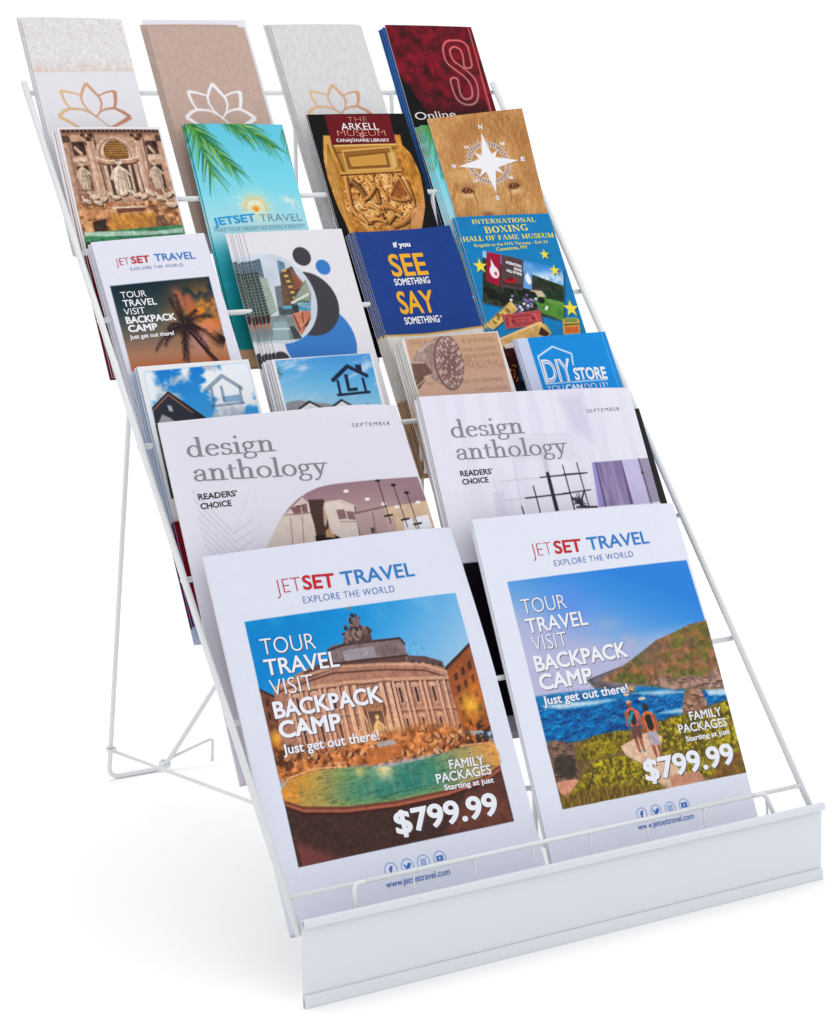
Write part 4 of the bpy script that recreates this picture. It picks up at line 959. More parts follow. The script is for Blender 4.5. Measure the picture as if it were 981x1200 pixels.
def art_box(a):
    a.mix(1, a.grain((8, 126, 188), .05, 4, 141))
    Y_ = (240, 228, 104)
    a.text("INTERNATIONAL", (0.629, 8.963), (3.409, 8.950), .175, Y_, serif=True); a.text("BOXING", (1.060, 8.583), (2.986, 8.627), .25, Y_, serif=True); a.text("HALL OF FAME MUSEUM", (0.041, 8.309), (4.012, 8.307), .19, Y_, serif=True)
    a.text("Ringside to the NYS Thruway - Exit 34", (0.449, 8.079), (3.640, 8.100), .115, Y_, .01); a.text("Canastota, NY", (1.327, 7.886), (2.698, 7.932), .13, Y_, .02)
    pho = [(0.743, 7.943), (3.973, 7.057), (3.292, 5.072), (0.078, 5.979)]
    a.poly([(x + .06, y - .07) for x, y in pho], (6, 50, 76), .6); a.within(pho)
    a.mix(1, a.ramp((3.392, 7.356), (3.061, 6.419), [(28, 118, 200), (86, 160, 222), (168, 208, 238)])); c = (3.155, 6.686)
    a.mix(np.exp(-(((a.X - c[0]) / .9) ** 2 + ((a.Y - c[1]) / .28) ** 2)) * smooth(.42, .6, a.noise(3, 142, 4)), (244, 248, 252), .9); a.glow((0.748, 7.821), .2, (160, 214, 236), .9)
    a.poly([(0.631, 7.693), (3.824, 6.381), (3.324, 4.990), (-0.017, 5.735)], a.grain((40, 50, 36), .7, 8, 143)); a.poly([(2.347, 6.457), (3.317, 6.271), (3.270, 6.138), (2.301, 6.325)], (60, 56, 56)); a.poly([(2.264, 6.327), (3.294, 6.204), (3.223, 6.005), (2.173, 6.064)], (206, 190, 160)); a.poly([(2.713, 6.303), (3.724, 6.277), (3.547, 5.785), (2.886, 5.922)], a.grain((36, 58, 34), .5, 7, 144))
    a.poly([(2.007, 6.241), (2.620, 6.038), (3.542, 5.772), (3.452, 5.520), (2.253, 5.858)], a.grain((96, 150, 62), .15, 5, 145)); a.poly([(2.287, 5.956), (3.488, 5.619), (3.287, 5.059), (2.413, 5.447)], a.grain((76, 134, 48), .2, 5, 146))
    for x, y, r in ((270,535,.26), (330,560,.24), (355,520,.22), (430,520,.24), (485,545,.2), (240,510,.2), (535,575,.16)):
        p = (-0.310, 9.763); u = (p[0] + x * ((7.344, 9.500)[0] - p[0]) / 1000 + y * ((-2.402, 3.311)[0] - p[0]) / 1000, p[1] + x * ((7.344, 9.500)[1] - p[1]) / 1000 + y * ((-2.402, 3.311)[1] - p[1]) / 1000)
        a.disc(u, r, r * .8, a.grain((24, 28, 22), .8, 12, 147))
    a.poly([(0.886, 7.881), (1.454, 7.752), (0.999, 6.533), (0.514, 6.762)], a.grain((160, 16, 52), .1, 4, 148)); g = (0.960, 7.191); a.disc((g[0], g[1] - .1), .19, .24, (240, 236, 240)); a.poly([(g[0] - .07, g[1] + .1), (g[0] + .01, g[1] + .42), (g[0] + .1, g[1] + .06)], (240, 236, 240)); a.disc((g[0] + .04, g[1] - .16), .06, .08, (190, 60, 90))
    a.poly([(1.490, 7.770), (1.967, 7.666), (2.330, 7.486), (1.933, 6.332), (1.057, 6.530)], a.grain((84, 66, 66), .12, 5, 149)); a.poly([(1.205, 6.749), (1.961, 6.545), (1.916, 6.414), (1.127, 6.606)], (60, 46, 46)); a.disc((1.535, 6.730), .26, .10, (176, 24, 30)); a.disc((1.516, 6.785), .14, .07, (110, 14, 22))
    T = (246, 244, 248)
    a.text("INTERNATIONAL", (1.556, 7.388), (2.162, 7.196), .11, T, .06); a.text("BOXING", (1.815, 7.132), (2.107, 7.036), .11, T, .06); a.text("HALL OF FAME", (1.482, 7.082), (2.057, 6.890), .11, T, .06)
    a.poly([(2.357, 7.430), (2.680, 7.306), (2.316, 6.324), (1.979, 6.423)], a.grain((98, 158, 216), .08, 4, 150)); a.disc((2.302, 6.743), .11, .2, T); a.poly([(2.245, 6.800), (2.377, 7.050), (2.386, 6.765)], T)
    a.within(None)
    for i in range(40):
        r = random.Random(i); p = (1.897, 5.745); a.disc((p[0] + r.gauss(0, .36), p[1] + r.gauss(0, .16)), .06, .05, r.choice([(236, 234, 244), (120, 100, 180), (150, 130, 200), (60, 90, 60), (90, 80, 150)]))
    def ticket(q, base, ink, seed):
        a.poly([(x + .04, y - .05) for x, y in q], (8, 40, 50), .5); a.poly(q, a.grain(base, .18, 9, seed)); (x0, y0), (x1, y1), (x2, y2), (x3, y3) = q
        L = lambda s, t: ((x0 * (1 - s) + x1 * s) * (1 - t) + (x3 * (1 - s) + x2 * s) * t, (y0 * (1 - s) + y1 * s) * (1 - t) + (y3 * (1 - s) + y2 * s) * t)
        a.line([L(.05, .12), L(.95, .12), L(.95, .88), L(.05, .88), L(.05, .12)], .02, ink, .7)
        for s0, s1, t0, t1 in ((.2, .75, .2, .32), (.3, .7, .42, .5), (.35, .65, .6, .66), (.25, .75, .74, .82)): a.poly([L(s0, t0), L(s1, t0), L(s1, t1), L(s0, t1)], ink, .7)
        a.disc(L(.24, .55), .08, .1, ink, .8); a.disc(L(.78, .5), .08, .1, ink, .8); a.poly([L(.04, .2), L(.12, .2), L(.12, .8), L(.04, .8)], ink, .5)
    ticket([(1.277, 5.970), (1.480, 5.624), (0.189, 4.931), (-0.096, 5.148)], (222, 188, 108), (120, 78, 34), 151)
    ticket([(0.774, 5.471), (2.420, 5.553), (2.313, 4.986), (0.725, 4.933)], (196, 84, 84), (120, 28, 40), 152)
    a.poly([(0.256, 4.586), (2.147, 5.116), (2.476, 4.976), (2.585, 4.636), (2.005, 4.277), (-0.003, 4.031)], a.grain((224, 176, 104), .2, 4, 153)); a.line([(0.262, 4.559), (2.286, 5.081)], .05, (248, 216, 150)); a.poly([(2.231, 4.925), (2.511, 4.640), (2.317, 4.520), (2.018, 4.640)], (60, 36, 24))
    a.poly([(3.235, 5.129), (3.395, 5.187), (3.894, 5.171), (3.955, 5.060), (3.811, 4.491), (3.085, 4.537)], a.grain((214, 170, 70), .15, 6, 154)); a.poly([(3.353, 5.156), (3.877, 5.146), (3.855, 4.999), (3.334, 5.016)], (120, 150, 70)); a.poly([(3.240, 4.861), (3.851, 4.837), (3.786, 4.593), (3.173, 4.611)], (214, 104, 50)); a.line([(3.255, 4.927), (3.872, 4.917)], .05, (60, 60, 30))
    a.poly([(0.391, 4.277), (0.922, 4.435), (0.660, 2.696), (0.134, 2.547), (0.169, 3.513)], a.grain((66, 18, 20), .6, 7, 155)); a.poly([(0.459, 4.370), (0.922, 4.435), (0.943, 4.236), (0.441, 4.208)], (236, 230, 220)); a.poly([(0.311, 2.854), (0.803, 3.008), (0.910, 2.675), (0.296, 2.597)], (26, 40, 60))
    for i in range(14):
        r = random.Random(i + 9); p = (0.511, 3.226); a.disc((p[0] + r.uniform(-.25, .35), p[1] + r.uniform(-.7, .6)), .05, .03, (214, 150, 60), .9, r.uniform(0, 3))
    a.mix(smooth(2.2, 1.8, a.Y), a.grain((40, 24, 22), .4, 5, 156))
    star(a, (0.445, 7.354), .30, .1); star(a, (3.346, 7.665), .22, .1); star(a, (3.571, 7.027), .23, .1); star(a, (3.767, 5.530), .34, .1)

def cloudy(a, top, low_, seed, y0, y1, lo=.47, hi=.62):
    a.mix(1, a.ramp((0, y0), (0, y1), [top, low_])); n = a.noise(1.15, seed, 6, sy=1.25); n2 = a.noise(1.15, seed, 6, sy=1.25)
    sh = a.noise(1.6, seed + 9, 4)
    a.mix(smooth(lo, hi, n), np.clip((246, 247, 250) - (smooth(.45, .75, sh) * 60)[..., None] * np.array([1, .9, .75]), 0, 255), .97)

def art_sky(a):
    a.mix(1, (238, 238, 242))
    a.within([(0.202, 8.586), (3.871, 8.660), (3.773, 4.382), (0.119, 4.426)])
    cloudy(a, (20, 122, 206), (64, 160, 226), 163, (1.770, 8.622)[1], (1.320, 6.847)[1], .43, .58)
    L_ = (72, 98, 124)
    for pts, w in (([(2.182, 7.840), (2.838, 8.268), (3.420, 7.815)], .13), ([(2.360, 7.863), (2.325, 7.302)], .09), ([(3.367, 7.854), (3.323, 7.313)], .09), ([(2.207, 7.276), (3.387, 7.320)], .08), ([(2.721, 7.897), (2.706, 7.438)], .10)): a.line(pts, w, L_, .55)
    a.poly([(2.667, 7.571), (3.300, 7.604), (3.287, 7.368), (2.676, 7.370)], (40, 110, 170), .5)
    roof = [(0.198, 7.358), (0.854, 7.859), (1.890, 6.945), (1.841, 6.850), (1.680, 6.840), (0.999, 4.363), (0.063, 4.432), (0.139, 5.921)]
    a.poly(roof, a.grain((48, 48, 60), .12, 7, 164)); a.line([(0.198, 7.358), (0.852, 7.847), (1.882, 6.916)], .07, (34, 26, 28)); a.line([(0.210, 7.311), (0.835, 7.779), (1.754, 6.892)], .05, (150, 100, 84)); a.poly([(1.403, 7.176), (1.888, 6.939), (1.835, 6.874), (1.585, 6.940)], (40, 36, 42))
    a.poly([(0.715, 7.441), (0.847, 7.395), (0.872, 7.208), (0.737, 7.242)], (170, 180, 190)); a.poly([(0.286, 6.879), (0.471, 7.150), (0.704, 7.014), (0.895, 6.825)], (206, 208, 212), .7)
    a.poly([(0.071, 6.841), (5.042, 6.794), (4.244, 3.932), (-0.301, 4.385)], a.grain((60, 72, 66), .6, 6, 166)); a.poly([(-0.201, 5.499), (4.548, 5.475), (4.216, 4.282), (-0.159, 4.483)], a.grain((40, 60, 34), .6, 8, 167))
    a.within(None)
    yq = (0.186, 3.824)[1]
    a.poly([(-.1, yq), (a.w, yq), (a.w, yq - .12), (-.1, yq - .12)], (226, 218, 206)); yq -= .12
    a.poly([(-.1, yq), (a.w, yq), (a.w, .5), (-.1, .5)], a.grain((128, 12, 30), .06, 5, 168))

def art_L(a):
    a.mix(1, a.grain((238, 236, 242), .005, 4, 171))
    a.within([(0.113, 8.641), (3.713, 8.668), (3.478, 3.334), (0.014, 3.392)])
    a.mix(1, a.ramp((2.013, 8.694), (1.712, 6.952), [(70, 150, 216), (100, 180, 228), (160, 212, 240)]))
    n = a.noise(1.6, 172, 5, sx=.5, sy=2.0, ang=.22); a.mix(smooth(.48, .75, n), (226, 230, 244), .75)
    r = random.Random(3)
    for i in range(16): p = (0.001, 8.317); an = r.uniform(-1.6, .3); a.blade(p, (p[0] + .30 * math.cos(an), p[1] + .36 * math.sin(an)), .025, .006, (40, 80, 80), .8)
    Nv = (24, 38, 66)
    for pts, w in (([(2.047, 7.824), (2.712, 8.269), (3.353, 7.897)], .14), ([(2.212, 7.782), (2.186, 7.304)], .10), ([(3.176, 7.798), (3.168, 7.363)], .10), ([(2.086, 7.299), (3.290, 7.324)], .09)): a.line(pts, w, Nv)
    a.poly([(3.002, 8.301), (3.256, 8.298), (3.205, 7.944), (3.026, 8.065)], Nv); a.poly([(2.503, 7.989), (2.644, 7.992), (2.602, 7.506), (2.883, 7.511), (2.877, 7.401), (2.482, 7.392)], Nv)
    a.poly([(0.144, 7.196), (0.567, 7.234), (1.668, 7.027), (2.530, 6.830), (3.693, 6.685), (3.608, 5.961), (-0.145, 6.033)], a.grain((150, 150, 156), .08, 9, 174, sy=3))
    def dormer(l, t, r_, base):
        a.poly([l, t, r_, (r_[0], r_[1] - .5), (l[0], l[1] - .5)], (226, 226, 232)); a.line([l, t, r_], .10, (60, 62, 72)); a.line([(l[0] + .03, l[1] - .05), (t[0], t[1] - .08), (r_[0] - .03, r_[1] - .05)], .07, (246, 246, 250))
    dormer((0.562, 6.941), (0.978, 7.147), (1.367, 6.882), 0); dormer((1.624, 6.826), (2.163, 7.111), (2.635, 6.780), 0); dormer((2.838, 6.747), (3.091, 6.880), (3.333, 6.723), 0)
    for q, c in (([(0.691, 6.877), (0.838, 6.877), (0.820, 6.722), (0.680, 6.722)], (206, 80, 104)), ([(1.130, 6.865), (1.285, 6.865), (1.279, 6.709), (1.125, 6.710)], (206, 80, 104)), ([(0.856, 6.851), (1.100, 6.849), (1.087, 6.713), (0.845, 6.720)], (130, 150, 176)), ([(1.974, 6.775), (2.315, 6.773), (2.300, 6.629), (1.963, 6.643)], (120, 134, 156)), ([(1.834, 6.786), (1.963, 6.782), (1.953, 6.656), (1.822, 6.654)], (120, 60, 70)), ([(2.341, 6.771), (2.448, 6.775), (2.436, 6.643), (2.329, 6.639)], (120, 60, 70))): a.poly(q, c)
    a.poly([(-0.139, 6.743), (4.088, 6.656), (3.738, 3.309), (-0.347, 3.717)], a.grain((150, 140, 120), .4, 5, 176))
    a.within(None)

def art_shower(a):
    a.mix(1, a.grain((230, 228, 226), .01, 5, 181))
    im = [(0.149, 9.070), (3.897, 9.015), (3.560, 3.934), (-0.121, 4.168)]
    a.within(im)
    a.mix(1, a.ramp((1.990, 9.069), (1.737, 6.873), [(206, 162, 126), (204, 160, 132), (210, 168, 150), (214, 176, 160)])); a.mix(1, a.grain((204, 162, 134), .08, 26, 182), .4)
    I = (178, 138, 114)
    for s_, p, q, c in (("TAKE A", (0.291, 8.825), (0.991, 8.831), .16), ("R SHOWER", (2.374, 8.731), (3.734, 8.698), .16), ("OUR LAUNDRY", (2.267, 8.420), (3.717, 8.402), .13), ("THE DISHES", (2.327, 8.179), (3.709, 8.171), .14), ("LOAD OF DINNER", (1.570, 7.316), (3.576, 7.259), .14), ("WASH", (0.434, 7.370), (0.779, 7.363), .11), ("HOURS", (2.346, 6.992), (3.626, 6.949), .10)): a.text(s_, p, q, c, I, -.02, lift=.008)
    n = a.noise(34, 183, 2); st = a.mask([(2.151, 8.290), (3.801, 7.957), (3.762, 7.704), (2.072, 7.852)], .12); a.mix(st * smooth(.5, .62, n), (150, 96, 92), .7)
    def oval(c, rx, ry, rot, col_, al=1.0): a.disc(c, rx, ry, col_, al, rot)
    a.poly([(0.113, 8.180), (0.501, 8.619), (1.012, 8.893), (1.612, 9.004), (2.090, 8.946), (1.597, 7.704), (1.042, 7.314), (0.765, 7.527), (0.636, 7.978), (0.326, 7.880)], a.grain((172, 146, 136), .25, 16, 184))
    a.poly([(0.113, 8.180), (0.680, 8.213), (0.846, 7.771), (0.545, 7.703), (0.037, 7.531)], a.grain((120, 88, 78), .2, 10, 185)); a.line([(0.170, 8.206), (0.643, 8.166)], .05, (206, 180, 170)); a.poly([(0.061, 7.497), (0.396, 7.717), (0.494, 7.552), (0.115, 7.243)], (104, 84, 72)); a.line([(0.051, 7.343), (0.462, 7.579)], .05, (180, 160, 150)); a.line([(0.559, 8.582), (1.059, 8.826), (1.729, 8.930)], .09, (206, 180, 172), .8)
    for i in range(9): a.line([((0.827, 8.655)[0] + .07 * i, (0.827, 8.655)[1] + .05 * i), ((0.867, 7.832)[0] + .07 * i, (0.867, 7.832)[1] + .05 * i)], .022, (110, 76, 74), .7)
    e0 = (1.602, 8.095)
    oval(e0, .58, 1.02, -.22, (118, 92, 84)); oval((e0[0] + .03, e0[1]), .53, .95, -.22, a.grain((184, 152, 146), .12, 20, 186)); oval((e0[0] + .05, e0[1]), .40, .76, -.22, (160, 124, 118)); oval((e0[0] + .05, e0[1]), .22, .44, -.22, (138, 106, 96))
    for k_, (rx, ry, m) in enumerate(((.49, .88, 36), (.42, .76, 30), (.34, .63, 26), (.27, .5, 20), (.19, .36, 14), (.11, .2, 9))):
        for i in range(m):
            t = 2 * math.pi * (i + .5 * (k_ % 2)) / m; x, y = rx * math.cos(t), ry * math.sin(t)
            a.disc((e0[0] + .05 + x * math.cos(-.22) - y * math.sin(-.22), e0[1] + x * math.sin(-.22) + y * math.cos(-.22)), .030, .036, (98, 70, 72) if (i + k_) % 3 else (214, 190, 190))
    a.within(None)

def art_diy(a):
    a.mix(1, a.grain((206, 214, 242), .01, 4, 191))
    a.poly([(0.459, 8.838), (a.w + .1, (0.459, 8.838)[1] + .3), (a.w + .1, -.1), ((0.459, 8.838)[0], -.1)], a.grain((14, 142, 224), .03, 3, 192))
    a.line([(3.677, 8.790), ((3.677, 8.790)[0], 0)], .03, (120, 190, 236), .8)
    Wt = (240, 244, 252)
    a.line([(0.662, 7.090), (0.669, 8.072), (1.388, 8.387), (2.099, 8.064), (2.025, 7.651)], .055, Wt)
    a.text("DIY", (0.716, 7.098), (1.848, 7.079), .84, Wt, .035, lift=.008); a.text("DIY", (0.757, 7.107), (1.819, 7.081), .80, (150, 180, 234), -.035, lift=.014)
    a.text("STORE", (1.938, 7.078), (3.300, 7.042), .46, Wt, .05); a.line([(0.649, 7.052), (3.286, 7.003)], .035, Wt)
    a.text("YOU", (0.616, 6.772), (1.325, 6.748), .21, Wt, -.02); a.text("CAN", (1.418, 6.740), (2.112, 6.726), .21, Wt, .05); a.text("DO IT!", (2.212, 6.711), (3.231, 6.693), .21, Wt, -.02)

def art_magL(a):
    a.mix(1, a.grain((231, 228, 240), .005, 3, 201))
    a.poly([(0.264, 10.911), (8.421, 10.759), (8.285, 5.540), (0.411, 6.305)], (227, 224, 237), .7, .25)
    F_ = (205, 203, 216)
    for i in range(7):
        y = i * .28; p, q, r = (0.617, 8.766), (1.661, 7.348), (2.808, 7.871)
        a.line([(p[0], p[1] - y), (q[0], q[1] - y), ], .05, F_, .8); a.line([(q[0], q[1] - y), (r[0], r[1] - y)], .05, F_, .8)
    a.line([(2.696, 8.637), (2.528, 6.782)], .05, F_, .7); a.line([(2.547, 8.652), (1.638, 7.258)], .04, F_, .4); a.poly([(2.582, 8.790), (5.888, 8.746), (5.142, 8.385), (3.760, 7.956), (2.604, 6.680), (2.232, 6.817)], (228, 225, 238), .8, .08)
    arch = [(2.615, 6.725), (2.804, 6.982), (3.070, 7.297), (3.361, 7.622), (3.698, 7.916), (4.076, 8.160), (4.491, 8.336), (4.893, 8.448), (5.277, 8.487), (5.712, 8.501), (8.682, 8.479), (9.192, 1.129), (2.789, 1.193)]
    a.within(arch)
    a.mix(1, a.ramp((5.823, 8.510), (5.935, 6.576), [(150, 116, 126), (170, 138, 144), (200, 174, 170), (218, 198, 190)])); a.mix(1, a.grain((160, 128, 132), .08, 4, 203), .2)
    a.glow((8.445, 7.486), .7, (120, 92, 110), .6)
    CB = (216, 200, 192)
    a.poly([(2.482, 6.601), (3.113, 7.461), (4.241, 8.190), (4.565, 7.823), (4.404, 6.750), (4.338, 6.193)], a.grain(CB, .05, 4, 204)); a.poly([(3.748, 7.910), (4.346, 7.989), (4.311, 7.660), (3.840, 7.664)], (130, 96, 96)); a.line([(4.153, 8.057), (4.114, 7.634)], .06, (214, 188, 178)); a.line([(3.536, 7.697), (4.528, 7.684)], .04, (160, 126, 118)); a.line([(3.664, 7.588), (3.524, 6.664)], .03, (160, 128, 120)); a.line([(4.082, 7.590), (3.912, 6.713)], .03, (160, 128, 120)); a.line([(3.964, 7.934), (4.172, 7.931), (4.151, 7.772)], .03, (60, 40, 44)); 
    a.poly([(4.427, 8.095), (4.968, 8.057), (4.991, 7.825), (4.918, 7.166), (4.998, 6.872), (4.409, 6.768), (4.429, 7.315), (4.405, 7.697)], (74, 52, 48)); a.poly([(4.887, 7.836), (5.024, 7.869), (4.998, 7.538), (4.815, 7.177), (4.778, 7.276)], (196, 164, 140)); a.poly([(4.371, 6.943), (5.277, 6.917), (5.330, 6.720), (4.353, 6.718)], (40, 28, 28)); a.poly([(4.785, 7.067), (4.970, 7.160), (5.054, 6.961), (5.055, 6.808), (4.730, 6.864)], (190, 150, 110))
    a.poly([(4.933, 7.927), (5.453, 7.949), (5.984, 7.721), (5.930, 6.749), (5.330, 6.720), (4.971, 6.970)], a.grain((226, 210, 202), .04, 4, 205)); a.line([(5.021, 7.937), (5.563, 7.957), (6.016, 7.718)], .06, (226, 204, 196)); a.poly([(5.324, 7.675), (5.611, 7.664), (5.634, 7.355), (5.336, 7.368)], (140, 104, 104)); a.poly([(5.659, 7.601), (5.927, 7.554), (5.938, 7.284), (5.670, 7.332)], (140, 104, 104)); a.line([(5.378, 7.287), (5.954, 7.225)], .04, (176, 144, 136)); a.line([(6.010, 7.699), (5.940, 6.747)], .05, (120, 88, 86))
    a.poly([(5.948, 7.475), (7.103, 7.589), (7.414, 7.501), (7.292, 6.715), (5.972, 6.706)], a.grain((184, 158, 156), .05, 4, 206)); a.line([(5.953, 7.493), (7.163, 7.603)], .05, (120, 88, 92)); a.line([(6.600, 7.464), (6.536, 6.700)], .03, (120, 88, 90)); a.line([(6.422, 6.953), (6.409, 6.830)], .05, (40, 30, 34)); a.line([(6.488, 6.956), (6.472, 6.823)], .05, (40, 30, 34))
    a.poly([(7.072, 7.563), (8.798, 7.657), (8.683, 6.469), (7.102, 6.446)], a.grain((216, 186, 158), .08, 4, 207)); a.poly([(7.019, 7.228), (7.334, 7.235), (7.318, 6.615), (7.011, 6.591)], (196, 164, 158)); a.poly([(7.659, 7.115), (8.038, 7.127), (8.033, 6.715), (7.606, 6.720)], (238, 238, 246)); a.poly([(8.099, 7.141), (8.636, 7.189), (8.661, 6.749), (8.089, 6.748)], (240, 240, 248)); a.line([(8.049, 7.126), (8.055, 6.712)], .06, (180, 150, 140))
    for p in ((5.832, 8.228), (6.525, 7.898), (7.087, 7.688), (7.542, 7.547), (8.401, 7.630)): a.disc(p, .10, .05, (250, 240, 238))
    K = (36, 24, 34)
    for t, b in (((7.082, 8.470), (7.150, 7.292)), ((7.628, 8.269), (7.725, 7.108)), ((8.059, 7.977), (8.143, 6.920))):
        a.line([t, b], .028, K); a.disc(t, .10, .05, K); a.line([(b[0] - .13, b[1]), (b[0] + .15, b[1] + .02)], .06, K); a.line([b, (b[0] + .02, b[1] - .25)], .03, K)
    a.within(None)
    G_ = (136, 135, 143)
    a.text("design", (0.695, 9.823), (3.726, 9.743), .60, G_, serif=True); a.text("anthology", (0.728, 9.062), (5.351, 8.836), .60, G_, serif=True)
    a.text("READERS’", (0.755, 8.481), (2.053, 8.470), .185, (28, 26, 32), .03); a.text("CHOICE", (0.762, 8.183), (1.791, 8.189), .185, (28, 26, 32), .03); a.text("SEPTEMBER", (6.642, 10.265), (8.213, 10.279), .125, (84, 82, 92), -.015, track=1.35)

def art_magR(a):
    a.mix(1, a.grain((235, 233, 246), .005, 3, 211))
    n = a.noise(.8, 212, 3, sx=3, sy=.25, ang=-.02)
    a.mix(smooth(.4, .75, n), (226, 222, 240), .6); a.poly([(5.461, 10.817), (6.434, 10.903), (6.457, 9.231), (5.755, 9.573)], (206, 202, 228), .6, .2)
    a.poly([(2.998, 9.565), (5.530, 9.547), (5.508, 9.218), (5.494, 8.671), (2.986, 8.757), (2.879, 9.122)], (222, 219, 234), .55, .08); a.line([(3.668, 9.607), (5.527, 9.535), (5.476, 8.733)], .05, (212, 209, 222), .5); a.poly([(4.188, 8.956), (4.405, 8.974), (4.318, 8.286), (4.174, 8.277)], (200, 198, 212), .7)
    for q in ([(2.327, 8.086), (5.410, 8.130)], [(2.359, 7.446), (3.388, 7.451)], [(3.038, 8.694), (2.915, 6.983)], [(2.091, 8.220), (2.165, 6.979)]): a.line(q, .05, (208, 206, 220), .7)
    a.poly([(1.968, 7.756), (2.375, 7.757), (2.298, 6.969), (1.885, 6.941)], (216, 213, 230), .6)
    K = (44, 42, 54)
    a.poly([(4.185, 8.264), (4.321, 8.298), (4.363, 6.950), (4.205, 6.938)], K)
    for q, w in (([(4.936, 8.472), (4.996, 6.942)], .04), ([(5.528, 8.517), (5.597, 6.973)], .045), ([(4.936, 8.400), (4.975, 6.944)], .03), ([(3.577, 7.837), (3.604, 6.933)], .05), ([(2.937, 7.187), (2.956, 6.932)], .05), ([(3.934, 8.118), (5.852, 8.164)], .045), ([(4.869, 8.162), (5.713, 8.160)], .045), ([(3.169, 7.460), (4.946, 7.508)], .05), ([(4.684, 7.513), (5.830, 7.572)], .04), ([(5.110, 7.018), (5.922, 6.975)], .07)): a.line(q, w, K)
    r = random.Random(7)
    for p, q in (((5.549, 7.548), (5.280, 7.114)), ((4.998, 7.373), (5.280, 7.114)), ((5.280, 7.114), (5.499, 7.004)), ((5.074, 7.338), (5.339, 7.020)), ((5.138, 7.364), (5.385, 7.107))): a.blade(p, q, .05, .09, K)
    for i in range(12): p = (5.297, 7.173); a.blade(p, (p[0] + r.uniform(-.35, .25), p[1] + r.uniform(-.1, .4)), .07, .02, K)
    cur = [(6.153, 8.500), (7.420, 8.527), (7.460, 6.972), (5.991, 6.965)]
    a.within(cur); m = a.noise(5, 214, 3, sx=1, sy=.12, ang=-.0)
    a.mix(1, np.clip((150, 134, 176) + ((m - .5)[..., None]) * np.array([90, 88, 70]), 0, 255)); a.poly([(6.120, 8.514), (6.336, 8.502), (6.243, 6.960), (5.924, 6.981)], (160, 150, 220), .8, .08); a.line([(6.307, 8.504), (6.284, 6.951)], .04, (50, 40, 70)); a.poly([(7.382, 8.529), (7.494, 8.523), (7.511, 6.969), (7.314, 6.981)], (90, 66, 112), .7, .05)
    a.within(None)
    a.poly([(7.442, 8.526), (8.132, 8.538), (8.211, 6.975), (7.464, 6.960)], a.grain((202, 192, 230), .03, 5, 215)); a.poly([(8.117, 8.539), (8.618, 8.556), (8.727, 7.004), (8.155, 6.966)], a.grain((156, 148, 172), .04, 5, 216)); a.line([(8.185, 8.536), (8.229, 6.961)], .05, (90, 82, 110)); a.disc((8.183, 8.038), .05, .05, (50, 44, 60))
    yb = (0.538, 5.508)[1]
    a.poly([(.22, yb), (3.2, yb), (3.2, .55), (.22, .55)], a.grain((20, 14, 24), .1, 5, 217)); a.poly([(.0, .55), (a.w, .55), (a.w, 0), (0, 0)], (150, 142, 156), .8)
    G_ = (140, 139, 150)
    a.text("design", (0.869, 9.646), (3.739, 9.663), .60, G_, serif=True); a.text("anthology", (0.877, 8.901), (5.263, 8.866), .60, G_, serif=True)
    a.text("READERS’", (0.886, 8.348), (2.115, 8.360), .185, (28, 26, 32), .03); a.text("CHOICE", (0.893, 8.066), (1.888, 8.091), .185, (28, 26, 32), .03); a.text("SEPTEMBER", (6.466, 10.237), (7.914, 10.288), .125, (84, 82, 92), -.015, track=1.35)

def ad_text(a, P_, shadow):
    T = (240, 242, 250)
    for body, p, q, cap, w in P_: a.text(body, p, q, cap, T, w, shadow=shadow)

def icons(a, cs, r):
    B_ = (58, 110, 190); Pw = (232, 234, 247)
    for i, c in enumerate(cs):
        a.disc(c, r, r, (108, 150, 212)); a.disc(c, r - .028, r - .028, Pw)
        x, y = c
        if i == 0:
            a.text("f", (x - .055, y - .11), (x + .055, y - .10), .22, B_, .06)
        elif i == 1:
            a.poly([(x - .12, y + .09), (x - .02, y + .0), (x + .03, y + .08), (x + .09, y + .09), (x + .14, y + .05), (x + .10, y - .03), (x + .02, y - .10), (x - .12, y - .09), (x - .05, y - .05), (x - .11, y + .0)], B_)
        elif i == 2:
            a.poly([(x - .09, y - .09), (x + .09, y - .09), (x + .09, y + .09), (x - .09, y + .09)], B_); a.poly([(x - .068, y - .068), (x + .068, y - .068), (x + .068, y + .068), (x - .068, y + .068)], Pw); a.disc(c, .045, .045, B_); a.disc(c, .026, .026, Pw)
        else:
            a.poly([(x - .12, y - .08), (x + .12, y - .08), (x + .12, y + .08), (x - .12, y + .08)], B_); a.poly([(x - .03, y - .045), (x + .05, y), (x - .03, y + .045)], Pw)

def windows(a, q, nx, ny, c, wf=.45, hf=.55, al=.85):
    (x0, y0), (x1, y1), (x2, y2), (x3, y3) = q
    L = lambda s, t: ((x0 * (1 - s) + x1 * s) * (1 - t) + (x3 * (1 - s) + x2 * s) * t, (y0 * (1 - s) + y1 * s) * (1 - t) + (y3 * (1 - s) + y2 * s) * t)
    for i in range(nx):
        for j in range(ny):
            s0, t0 = (i + .5 - wf / 2) / nx, (j + .5 - hf / 2) / ny; s1, t1 = s0 + wf / nx, t0 + hf / ny
            a.poly([L(s0, t0), L(s1, t0), L(s1, t1), L(s0, t1)], c, al)

